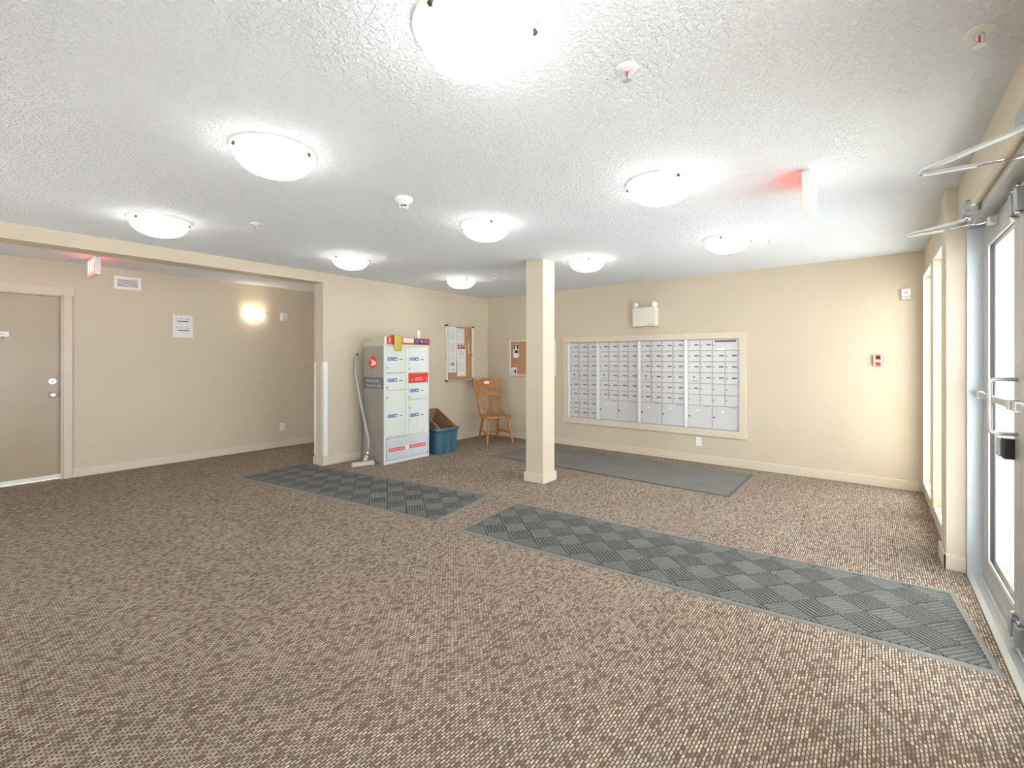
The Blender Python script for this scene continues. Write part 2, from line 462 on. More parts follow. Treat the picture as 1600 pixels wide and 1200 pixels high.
# window and door wall
bm = BM()
WZ0, WZ1 = 0.12, 2.18
WIN = [(5.34, 6.10), (4.40, 5.14), (0.20, 1.06)]  # last entry: unseen window added beside the camera to raise the light
box(bm, XR, 0.60, 4.29, YB, 0, WZ0); box(bm, XR, 0.60, 4.29, YB, WZ1, H)
for a, b in ((4.29, 4.40), (5.14, 5.34), (6.10, YB)): box(bm, XR, 0.60, a, b, WZ0, WZ1)
box(bm, 0.372, 0.67, 4.04, 4.29, 0, H)
box(bm, XD, 0.60, YF, 4.04, 2.20, H)
box(bm, XD, 0.60, 1.90, 2.12, 0, 2.20); box(bm, XD, 0.60, YF, 1.90, 0, WZ0); box(bm, XD, 0.60, YF, 1.90, WZ1, 2.20)
for a, b in ((1.06, 1.90), (YF, 0.20)): box(bm, XD, 0.60, a, b, WZ0, WZ1)
struct('wall_right', bm, 'wall')

# baseboards
def base(name, segs):
    bm = BM()
    for s in segs: box(bm, *s)
    struct(name, bm, 'trim', bevel=0.004)
BH = 0.1
base('baseboard_back', [(XL, 0.372, YB - 0.014, YB, 0, BH)])
base('baseboard_left', [(XL, XL + 0.014, 3.056, YB - 0.014, 0, BH), (XL - 0.224, XL, 3.056, 3.07, 0, BH)])
base('baseboard_corridor', [(XF, XF + 0.014, 1.003, 8.0, 0, BH), (XF, XF + 0.014, YF, -0.115, 0, BH)])
base('baseboard_right', [(0.357, 0.372, 4.025, 4.30, 0, BH), (0.357, 0.462, 4.025, 4.04, 0, BH)])
# wall end corner guards
for i, (x, sgn, lb) in enumerate(((XL, 1, 'white plastic corner guard on the sunlit wall end beside the parcel locker'),
                                  (XL - 0.21, -1, 'white corner guard on the shaded inner edge of the wall end'))):
    bm = BM()
    if sgn > 0:
        box(bm, 0, 0.003, -0.003, 0.062, 0, 1.19); box(bm, -0.03, 0.003, -0.003, 0, 0, 1.19)
    else:
        box(bm, -0.003, 0, -0.003, 0.062, 0, 1.19); box(bm, -0.003, 0.042, -0.003, 0, 0, 1.19)
    o = obj('corner_guard', bm, 'white', loc=(x, 3.07, 0.125)); tag(o, lb, 'corner guard')

# ------------------------------------------------------------------ column
t = thing('square_column', 'square beige column with a base trim standing in the middle of the lobby', 'column', (-2.915, 4.215, 0))
hw = 0.1145
bobj('shaft', (-hw, hw, -hw, hw, 0, H), 'wall', t, 0.004)
bm = BM()
for a in ((-hw - .017, hw + .017, -hw - .017, -hw), (-hw - .017, hw + .017, hw, hw + .017), (-hw - .017, -hw, -hw, hw), (hw, hw + .017, -hw, hw)):
    box(bm, *a, 0, 0.097)
obj('base_trim', bm, 'trim', t, 0.003)

# ------------------------------------------------------------------ corridor door
d1 = struct_empty('door_1', (XF, 0, 0), PI / 2)          # local: X along +y, -Y into the room
bobj('door_leaf', (DY0 + 0.03, DY1 - 0.02, 0.055, 0.10, 0.055, 2.05), 'door', d1, 0.003)
bobj('door_sweep', (DY0 + 0.03, DY1 - 0.02, 0.045, 0.075, 0.012, 0.054), 'white', d1, 0.002)
bm = BM(); box(bm, DY0, DY0 + 0.028, 0, 0.15, 0, DZ); box(bm, DY1 - 0.018, DY1, 0, 0.15, 0, DZ); box(bm, DY0, DY1, 0, 0.15, DZ - 0.009, DZ)
obj('door_jamb', bm, 'doortrim', d1)
bm = BM(); box(bm, DY1, DY1 + 0.07, -0.016, 0, 0, DZ); box(bm, DY0 - 0.07, DY0, -0.016, 0, 0, DZ)
obj('side_casing', bm, 'doortrim', d1, 0.003)
bobj('head_casing', (DY0 - 0.09, DY1 + 0.09, -0.019, 0, DZ, DZ + 0.095), 'doortrim', d1, 0.003)
bm = BM(); cyl(bm, (0.848, 0.055, 1.10), (0.848, 0.04, 1.10), 0.032, 20); cyl(bm, (0.848, 0.04, 1.10), (0.848, 0.028, 1.10), 0.02, 16)
db = obj('deadbolt', bm, 'silver', d1)
bm = BM(); box(bm, 0.845, 0.851, 0.0265, 0.028, 1.09, 1.11); obj('keyway', bm, 'dark', db)
bm = BM(); lathe(bm, (0.848, 0.055, 0.95), (0.848, -0.012, 0.95), [(0, .034), (.12, .033), (.2, .014), (.45, .013), (.6, .027), (.85, .029), (1, .018)], 18)
obj('knob', bm, 'silver', d1)
bm = BM(); cyl(bm, (0.475, 0.0555, 1.57), (0.475, 0.051, 1.57), 0.009, 12); obj('peephole', bm, 'bronze', d1)
s_ = bobj('door_sign', (-0.11, 0.11, -0.002, 0.0, -0.025, 0.025), 'paper', None, loc=(XF - 0.0545, 0.411, 1.613))
s_.rotation_euler = (0, 0, PI / 2); tag(s_, 'small white name strip stuck on the taupe corridor door', 'sign')
bm = BM()
for k in range(7): box(bm, -0.085 + k * 0.025, -0.068 + k * 0.025, -0.0027, -0.002, -0.006, 0.006)
obj('print', bm, 'greyink', s_)

# ------------------------------------------------------------------ windows in the right wall, the last one added for light
def window(n, y0, y1, loc=None, rz=0.0):
    w = struct_empty('window_%d' % n, loc or (XR, (y0 + y1) / 2, WZ0), rz)
    hw = (y1 - y0) / 2; hz = WZ1 - WZ0
    bm = BM()                                   # casing lip at the wall face and reveal lining
    e = 0.016
    for (a, b, c, d) in ((-hw, -hw + e, 0, hz), (hw - e, hw, 0, hz), (-hw + e, hw - e, 0, e), (-hw + e, hw - e, hz - e, hz)):
        box(bm, -0.012, 0.17, a, b, c, d)
    obj('reveal_lining', bm, 'winframe', w, 0.002)
    bm = BM(); a0 = hw - e
    for (a, b, c, d) in ((-a0, -a0 + .03, e, hz - e), (a0 - .03, a0, e, hz - e), (-a0 + .03, a0 - .03, e, e + .03), (-a0 + .03, a0 - .03, hz - e - .03, hz - e)):
        box(bm, 0.055, 0.14, a, b, c, d)
    f = obj('window_frame', bm, 'winframe', w, 0.003)
    bobj('pane', (0.10, 0.105, -a0 + .03, a0 - .03, e + .03, hz - e - .03), 'glass', f)
    return w
for i, (a, b) in enumerate(WIN): window(i + 1, a, b)
window(4, FW0, FW1, ((FW0 + FW1) / 2, YF, 0.12), -PI / 2)  # added window, brightens the near ceiling and corridor wall

# ------------------------------------------------------------------ glazed entrance doors
fr = struct_empty('door_frame', (0.465, 4.04, 0))
bm = BM(); box(bm, 0, 0.122, -0.02, 0, 0, 2.20); obj('far_jamb', bm, 'alu_blue', fr, 0.002)
bm = BM(); box(bm, 0, 0.122, -1.92, -1.86, 0, 2.20); obj('near_jamb', bm, 'alu_blue', fr, 0.002)
bm = BM(); box(bm, 0, 0.122, -1.86, -0.02, 2.157, 2.20); obj('frame_head', bm, 'alu_grey', fr, 0.002)
bm = BM()
prism(bm, [(-0.004, 0), (-0.004, 0.006), (0.02, 0.016), (0.055, 0.016), (0.06, 0.022), (0.17, 0.022), (0.17, 0)], -1.86, -0.0, 'y')
obj('threshold', bm, 'alu', fr)

def glazed_door(n, y_hinge, y_lock, parts=True):
    d = struct_empty('door_%d' % n, (0.535, (y_hinge + y_lock) / 2, 0.028))
    hw = abs(y_hinge - y_lock) / 2 - 0.004
    sg = 1 if y_hinge > y_lock else -1           # hinge side direction along y
    hz = 2.124; st = 0.125
    for s in (-1, 1):
        a, b = sorted((s * hw, s * (hw - st)))
        bobj('stile', (0, 0.045, a, b, 0, hz), 'alu_grey', d, 0.003)
    bobj('top_rail', (0, 0.045, -hw + st, hw - st, hz - 0.12, hz), 'alu_grey', d, 0.003)
    bobj('bottom_rail', (0, 0.045, -hw + st, hw - st, 0, 0.115), 'alu_grey', d, 0.003)
    bm = BM(); i0, z0, z1 = hw - st, 0.115, hz - 0.12; g = 0.014
    for (a, b, c, e) in ((-i0, -i0 + g, z0, z1), (i0 - g, i0, z0, z1), (-i0 + g, i0 - g, z0, z0 + g), (-i0 + g, i0 - g, z1 - g, z1)):
        box(bm, 0.004, 0.041, a, b, c, e)
    obj('glazing_bead', bm, 'mailbar', d, 0.001)
    bm = BM(); k0, k1 = i0 - g, i0 - g - .006
    for (a, b, c, e) in ((-k0, -k1, z0 + g, z1 - g), (k1, k0, z0 + g, z1 - g), (-k1, k1, z0 + g, z0 + g + .006), (-k1, k1, z1 - g - .006, z1 - g)):
        box(bm, 0.012, 0.034, a, b, c, e)
    obj('gasket', bm, 'dark', d)
    bobj('pane', (0.020, 0.026, -i0 + g, i0 - g, z0 + g, z1 - g), 'glass', d)
    lock = -sg * (hw - 0.055)
    # pull handle
    if parts:
        bm = BM(); pj = -0.092; za, zb = 0.962, 1.222
        tube(bm, [(0, lock, zb), (pj + .02, lock, zb), (pj + .005, lock, zb - .006), (pj, lock, zb - .022), (pj, lock, za + .022), (pj + .005, lock, za + .006), (pj + .02, lock, za), (0, lock, za)], 0.0095, 12)
        obj('pull_handle', bm, 'silver', d)
    # push bar held by brackets between the stiles
    bobj('push_bar', (-0.030, -0.012, -hw + .07, hw - .07, 1.085, 1.119), 'alu_grey', d, 0.004)
    for s in (-1, 1):
        a, b = sorted((s * (hw - .03), s * (hw - .085)))
        bobj('bar_bracket', (-0.034, 0, a, b, 1.078, 1.126), 'alu', d, 0.004)
    # lock case with black latch housing
    if parts:
        a, b = sorted((-sg * (hw - .10), -sg * (hw - .155)))
        bobj('latch_housing', (-0.038, 0.0, a, b, 0.835, 0.935), 'dark', d, 0.003)
        a, b = sorted((-sg * (hw - .145), -sg * (hw - .20)))
        bobj('latch_cover', (-0.05, 0.0, a, b, 0.84, 0.93), 'wand', d, 0.004)
    # top and bottom bolts on the meeting stile
    for nm, z0, z1 in (('top_bolt', hz - 0.135, hz - 0.03), ('bottom_bolt', 0.02, 0.11)):
        a, b = sorted((-sg * (hw - .02), -sg * (hw - .075)))
        o = bobj(nm, (-0.030, 0.0, a, b, z0, z1), 'hardware', d, 0.005)
        bm = BM(); m_ = (a + b) / 2
        cyl(bm, (-0.016, m_, z1), (-0.016, m_, z1 + 0.022), 0.008, 10); cyl(bm, (-0.016, m_, z0), (-0.016, m_, z0 - 0.016), 0.012, 10)
        obj('bolt_pin', bm, 'chrome', o)
    return d
dA = glazed_door(2, 4.02, 3.10)
dB = glazed_door(3, 2.18, 3.10, False)

def closer(par, body, elbow, shoe, name_label=None):
    """overhead door closer: body on the frame head, two arms meeting in an elbow, shoe on the top rail (world coords)"""
    off = Vector(par.location)
    def Lc(p): return Vector(p) - off
    bx, by, bz = body
    bm = BM(); box(bm, bx, 0.475, by - 0.115, by + 0.115, bz - 0.006, bz + 0.068)
    for v in bm.verts: v.co -= off
    b = obj('closer_body', bm, 'hardware', par, 0.008, 3)
    bm = BM(); cyl(bm, Lc((bx + 0.03, by - 0.115, bz + 0.030)), Lc((bx + 0.03, by - 0.128, bz + 0.030)), 0.027, 16)
    cyl(bm, Lc((bx + 0.03, by - 0.128, bz + 0.030)), Lc((bx + 0.03, by - 0.130, bz + 0.028)), 0.011, 12)
    obj('closer_end_cap', bm, 'alu', b)
    bm = BM(); cyl(bm, Lc((bx + 0.025, by - 0.02, bz)), Lc((bx + 0.025, by - 0.02, bz - 0.028)), 0.016, 14); obj('pinion', bm, 'chrome', b)
    e = Vector(elbow); pin = Vector((bx + 0.025, by - 0.02, bz - 0.02))
    def arm(nm, pts, w=0.014, h=0.006):
        bm = BM(); pts = [Vector(p) - off for p in pts]
        for p, q in zip(pts, pts[1:]):
            d = (q - p); L = d.length; d.normalize()
            s = d.cross(Vector((0, 0, 1))).normalized(); u = s.cross(d)
            mx = Matrix(((d.x, s.x, u.x, p.x), (d.y, s.y, u.y, p.y), (d.z, s.z, u.z, p.z), (0, 0, 0, 1)))
            box(bm, -0.004, L + 0.004, -w, w, -h, h, mx)
        return obj(nm, bm, 'silver', par, 0.002)
    d = (pin - e); dn = d.normalized()
    arm('closer_arm', [e + Vector((0, 0, 0.006)), pin - dn * 0.06 + Vector((0, 0, 0.0)), pin])
    sh = Vector(shoe)
    mid = e + (sh - e) * 0.45
    arm('forearm', [e - Vector((0, 0, 0.008)), mid - Vector((0, 0, 0.008))], 0.012, 0.006)
    bm = BM(); tube(bm, [mid - off - Vector((0, 0, 0.008)), sh - off], 0.007, 8); obj('forearm_rod', bm, 'chrome', par)
    bm = BM(); cyl(bm, e - off + Vector((0, 0, 0.014)), e - off - Vector((0, 0, 0.016)), 0.011, 12); obj('elbow_joint', bm, 'chrome', par)
    bm = BM(); box(bm, sh.x - off.x - 0.012, 0.535 - off.x, sh.y - off.y - 0.028, sh.y - off.y + 0.028, sh.z - off.z - 0.02, sh.z - off.z + 0.02)
    obj('arm_shoe', bm, 'silver', par, 0.004)
closer(dA, (0.405, 3.68, 2.165), (0.184, 3.84, 2.13), (0.508, 3.60, 2.105))
closer(dB, (0.405, 2.33, 2.165), (0.165, 2.58, 2.13), (0.508, 2.52, 2.105))

# outside: ground paled to bounce daylight, slab darkened to cut it, porch end wall
bm = BM(); box(bm, 0.62, 60, -40, 60, -0.14, -0.02); box(bm, -40, 0.62, -40, YF - 0.2, -0.14, -0.02); struct('ground', bm, 'bounce_ground')  # pale only to throw daylight indoors
bm = BM(); box(bm, 0.60, 2.6, 1.2, 4.40, -0.05, -0.008); struct('added_porch_slab', bm, 'slab')  # added dark slab, dims the ceiling patch near the doors
bm = BM(); box(bm, 0.67, 2.7, 4.40, 4.55, -0.02, 2.1); struct('wall_porch', bm, 'porch')
base('baseboard_porch', [(0.64, 0.69, 4.03, 4.40, -0.02, 0.1), (0.69, 2.7, 4.386, 4.40, -0.02, 0.1)])

# ------------------------------------------------------------------ ceiling lights
def ceiling_light(loc, label):
    t = thing('ceiling_light', label, 'ceiling light', loc, random.uniform(0, 2), 'domed ceiling lights in three rows')
    bm = BM(); lathe(bm, (0, 0, 0), (0, 0, -1), [(0, .165), (.012, .165), (.012, .12)], 36); obj('ceiling_pan', bm, 'white', t)
    R = 0.186; z0 = 0.026; dz = 0.102
    bm = BM(); prof = []
    for k in range(13):
        a = (PI / 2) * k / 12
        prof.append((z0 + dz * math.sin(a), R * math.cos(a) ** 0.85))
    lathe(bm, (0, 0, 0), (0, 0, -1), prof, 40); obj('glass_bowl', bm, 'bowl', t)
    bm = BM(); lathe(bm, (0, 0, 0), (0, 0, -1), [(.008, .168), (.006, .204), (.012, .206), (.032, .188), (.036, .178)], 40); obj('glass_rim', bm, 'bowlrim', t)
    for k in range(3):
        a = 2 * PI * k / 3 + 0.4
        bm = BM(); c_ = Vector((math.cos(a), math.sin(a), 0))
        cyl(bm, c_ * 0.190 + Vector((0, 0, -0.020)), c_ * 0.199 + Vector((0, 0, -0.036)), 0.009, 10)
        obj('clip_screw', bm, 'bronze', t)
    return t
LX, LY = (-4.41, -2.475, -1.035), (1.12, 2.80, 4.48)
LAB = {(0, 0): 'domed ceiling light nearest the beam over the corridor, far left row',
       (1, 0): 'large domed ceiling light at upper left between the two nearest smoke sensors',
       (2, 0): 'biggest domed ceiling light, close overhead and nearest the camera',
       (0, 1): 'domed ceiling light above the wall end beside the parcel locker',
       (1, 1): 'domed ceiling light in the middle of the grid behind the smoke detector',
       (2, 1): 'domed ceiling light beside the white exit sign hanging from the ceiling',
       (0, 2): 'farthest and smallest domed ceiling light, near the corner with the chair',
       (1, 2): 'domed ceiling light just right of the top of the square column',
       (2, 2): 'domed ceiling light in front of the mailbox wall, nearest the windows'}
LAB[(1, 0)] = 'domed ceiling light with dark clips left of the smoke detector, over mid floor'
first = ceiling_light((LX[0], LY[0], H), LAB[(0, 0)])
for i in range(3):
    for j in range(3):
        if (i, j) != (0, 0): dup(first, (LX[i], LY[j], H), random.uniform(0, 2), LAB[(i, j)])

# ------------------------------------------------------------------ ceiling devices
t = thing('smoke_detector', 'white conical smoke detector on the ceiling between the lights', 'smoke detector', (-2.50, 1.99, H))
bm = BM(); lathe(bm, (0, 0, 0), (0, 0, -1), [(0, .058), (.018, .058), (.026, .05), (.030, .036), (.050, .031)], 24); obj('base', bm, 'white', t)
bm = BM(); lathe(bm, (0, 0, 0), (0, 0, -1), [(.050, .022), (.064, .022)], 16); obj('sensing_chamber', bm, 'dark', t)
bm = BM(); lathe(bm, (0, 0, 0), (0, 0, -1), [(.064, .030), (.072, .026), (.072, 0)], 20)
for k in range(8):
    a = 2 * PI * k / 8; box(bm, -.003, .003, -.0015, .0015, -.066, -.048, Matrix.Translation((.0285 * math.cos(a), .0285 * math.sin(a), 0)) @ Matrix.Rotation(a, 4, 'Z'))
obj('cage', bm, 'white', t)

def sprinkler(loc, label):
    t = thing('sprinkler_head', label, 'sprinkler', loc, 0, 'ceiling sprinkler heads')
    bm = BM(); lathe(bm, (0, 0, 0), (0, 0, -1), [(0, .042), (.004, .042), (.010, .030), (.010, .016)], 24); obj('escutcheon', bm, 'white', t)
    bm = BM()
    for s in (-1, 1): tube(bm, [(s * .010, 0, -.008), (s * .014, 0, -.025), (s * .005, 0, -.046)], .0028, 8)
    cyl(bm, (0, 0, 0), (0, 0, -.016), .011, 12); obj('yoke', bm, 'silver', t)
    bm = BM(); cyl(bm, (0, 0, -.016), (0, 0, -.042), .003, 8); obj('bulb', bm, 'red', t)
    bm = BM(); cyl(bm, (0, 0, -.046), (0, 0, -.049), .017, 14); obj('deflector', bm, 'silver', t)
    return t
sp = sprinkler((-0.725, 1.62, H), 'ceiling sprinkler head close to camera between the nearest lights')
dup(sp, (-3.91, 1.63, H), None, 'small ceiling sprinkler head right of the light over the corridor beam')
dup(sp, (-0.735, 4.69, H), None, 'ceiling sprinkler head right of the light in front of the mailboxes')
dup(sp, (-3.99, 4.72, H), None, 'farthest ceiling sprinkler head, left of the square column top')
dup(sp, (0.28, 2.166, H), None, 'ceiling sprinkler head at the top right over the entrance doors')

# ------------------------------------------------------------------ exit signs
def exit_sign(label, loc, rz, faces):
    """local: faces +-Y, length along X, hangs from z = 0"""
    t = thing('exit_sign', label, 'exit sign', loc, rz)
    bobj('canopy', (-0.05, 0.05, -0.02, 0.02, -0.016, 0), 'offwhite', t, 0.003)
    L = 0.178
    bobj('housing', (-L, L, -0.022, 0.022, -0.206, -0.016), 'white', t, 0.004)
    for s in faces:
        a, b = sorted((s * 0.0222, s * 0.0245))
        f = bobj('lit_face', (-L + .012, L - .012, a, b, -0.196, -0.028), 'exitred', t)
        text('EXIT', 0.17, 'exitletter', f, (0, s * 0.0248, -0.112), right=(-s, 0, 0), name='lettering', align='CENTER', sx=0.9, bold=0.002)
    return t
exit_sign('exit sign with red lit face hanging in the corridor near the taupe door', (-6.545, 1.088, H), 0, (-1, 1))
exit_sign('white exit sign hanging near the entrance doors, its red face turned away', (-0.298, 3.27, H), PI / 2, (1,))

# ------------------------------------------------------------------ corridor wall fittings (facing +x)
def on_corridor(name, label, cat, y, z, group=None): return thing(name, label, cat, (XF, y, z), PI / 2, group)
t = on_corridor('air_vent', 'white louvred air vent high on the corridor wall', 'vent', 1.495, 2.272)
bm = BM(); w, h = .129, .077; b_ = .032
for d in ((-w, -w + b_, -h, h), (w - b_, w, -h, h), (-w + b_, w - b_, -h, -h + b_), (-w + b_, w - b_, h - b_, h)): box(bm, d[0], d[1], -0.012, 0, d[2], d[3])
obj('vent_frame', bm, 'white', t, 0.003)
bobj('backing', (-w + b_, w - b_, -0.002, 0, -h + b_, h - b_), 'greyink', t)
sl = None
for k in range(5):
    bm = BM(); box(bm, -w + b_, w - b_, -0.010, 0.0, -0.0012, 0.0012, Matrix.Rotation(math.radians(-35), 4, 'X'))
    obj('louvre', bm, 'white', t, loc=(0, -0.002, -h + b_ + .009 + k * .0185))

t = on_corridor('notice_holder', 'white two-part printed notice in a clear holder on the corridor wall', 'notice', 2.066, 1.780)
bobj('sheet', (-.108, .108, -0.003, -0.0015, -.144, .144), 'paper', t)
bobj('clear_cover', (-.111, .111, -0.006, -0.0035, -.147, .147), 'acrylic', t, 0.001)
bobj('back_plate', (-.111, .111, -0.0013, 0, -.147, .147), 'white', t)
for a, b, c_ in ((-.066, .062, .060), (-.062, .068, -.060)): bobj('print_line', (a, b, -0.0033, -0.003, c_, c_ + .012), 'ink', t)
bm = BM()
for zz in (.098, -.022):
    for a, b in ((-.08, -.05), (-.028, -.002), (.025, .065)): box(bm, a, b, -0.0033, -0.003, zz - .006, zz + .006)
o = obj('faint_print', bm, 'greyink', t); o['kind'] = 'stuff'

t = on_corridor('wall_sconce', 'glowing half-bowl wall sconce on the corridor wall', 'wall light', 2.945, 1.905)
bm = BM()
for k in range(1): pass
secs = []
for i in range(9):
    a = (PI / 2) * i / 8
    rr = math.sin(a) if i else 0.02; zz = 0.13 * (1 - math.cos(a))
    secs.append([(0.148 * rr * math.cos(PI * j / 16), -0.004 - 0.098 * rr * math.sin(PI * j / 16), zz) for j in range(17)])
loft(bm, secs, close=False); obj('glass_bowl', bm, 'sconce', t)
bobj('wall_plate', (-.10, .10, -.004, 0, .02, .125), 'white', t, .002)
for x, y, z in ((0, -.012, .002), (-.135, -.012, .118), (.135, -.012, .118)):
    bm = BM(); cyl(bm, (x, y, z), (x * 1.02, y - .014, z - .012), .008, 10); obj('finial', bm, 'bronze', t)

t = on_corridor('motion_sensor', 'small white wedge sensor right of the glowing sconce', 'sensor', 3.375, 2.0)
bm = BM(); prism(bm, [(0, -.065), (0, .065), (-.03, .065), (-.055, .03), (-.055, -.035), (-.03, -.065)], -.042, .042, 'x'); obj('housing', bm, 'white', t, .004)
bobj('lens', (-.028, .028, -.058, -.05, -.03, .02), 'offwhite', t, .004)

def outlet(par_thing):
    bobj('cover_plate', (-.037, .037, -.006, 0, -.058, .058), 'white', par_thing, .003)
    for s in (-1, 1):
        f = bobj('receptacle', (-.017, .017, -.0085, -.005, s * .024 - .015, s * .024 + .015), 'white', par_thing, .003)
        bm = BM(); box(bm, -.008, -.005, -.009, -.0084, s * .024 - .005, s * .024 + .007); box(bm, .005, .008, -.009, -.0084, s * .024 - .005, s * .024 + .007)
        obj('slot', bm, 'ink', f)
outlet(on_corridor('wall_outlet', 'white power outlet low on the shaded corridor wall', 'outlet', 3.36, 0.308))

# ------------------------------------------------------------------ back wall fittings (facing -y)
outlet(thing('wall_outlet', 'white power outlet below the mailbox bank', 'outlet', (-1.786, YB, 0.272)))
t = thing('emergency_light', 'white emergency light box with two lamp heads above the mailboxes', 'emergency light', (-2.49, YB, 1.935))
bobj('housing', (-.165, .165, -.105, 0, -.130, .130), 'offwhite', t, .006)
bm = BM(); box(bm, .055, .125, -.1056, -.105, -.107, -.099); obj('maker_mark', bm, 'greyink', t)
for x, ay in ((-.135, -.9), (.135, .35)):
    bm = BM(); lathe(bm, (x, -.055, .130), (x, -.055, .150), [(0, .016), (1, .012)], 12)
    dv = Vector((math.sin(ay), -math.cos(ay), -0.12)).normalized(); c0 = Vector((x, -.055, .168))
    lathe(bm, c0 - dv * .03, c0 + dv * .03, [(0, .012), (.15, .024), (.6, .034), (1, .038)], 18)
    hd = obj('lamp_head', bm, 'white', t)
    bm = BM(); cyl(bm, c0 + dv * .0301, c0 + dv * .033, .031, 18); obj('lens', bm, 'mailbar', hd)
t = thing('fire_alarm_pull', 'red and white fire alarm pull station on the back wall', 'fire alarm', (0.045, YB, 1.335))
bobj('back_box', (-.042, .042, -.022, 0, -.055, .055), 'red', t, .004)
for s in (-1, 1): bobj('side_stripe', (s * .030 - .007, s * .030 + .007, -.0245, -.021, -.053, .053), 'white', t, .001)
bobj('pull_handle', (-.020, .020, -.036, -.021, -.018, .005), 'white', t, .003)
bobj('word_plate', (-.018, .018, -.0235, -.021, .018, .040), 'dark', t, .001)
t = thing('wall_horn', 'white wall alarm sounder with grey strip high by the back corner', 'alarm sounder', (0.270, YB, 2.015))
bobj('housing', (-.036, .036, -.030, 0, -.022, .055), 'white', t, .004)
bobj('lower_strip', (-.036, .036, -.026, 0, -.056, -.024), 'alu', t, .003)
bm = BM(); prism(bm, [(-.016, .008), (.016, .008), (0, .034)], -.0305, -.0299, 'y'); box(bm, -.014, .014, -.0306, -.0299, .002, .006); obj('emblem', bm, 'greyink', t)
bm = BM(); cyl(bm, (0, 0, 0), (0, -.012, -.002), .004, 8); tube(bm, [(0, -.012, 0), (0, -.016, -.03), (0, -.010, -.042)], .003, 6)
o = obj('wall_hook', bm, 'white', loc=(-3.38, YB, 1.88)); tag(o, 'tiny white hook on the wall above the left mailboxes', 'hook')

# mailbox bank: casing around the recess
bm = BM(); x0, x1, z0, z1 = -3.775, -1.300, .445, 1.605; cw = .078
box(bm, x0 - cw, x0, YB - .018, YB, z0, z1); box(bm, x1, x1 + cw, YB - .018, YB, z0, z1)
struct('trim_1', bm, 'trim', bevel=.003)
bm = BM(); box(bm, x0 - cw - .012, x1 + cw + .012, YB - .022, YB, z1, z1 + .088); box(bm, x0 - cw - .012, x1 + cw + .012, YB - .022, YB, z0 - .088, z0)
struct('trim_2', bm, 'trim', bevel=.003)

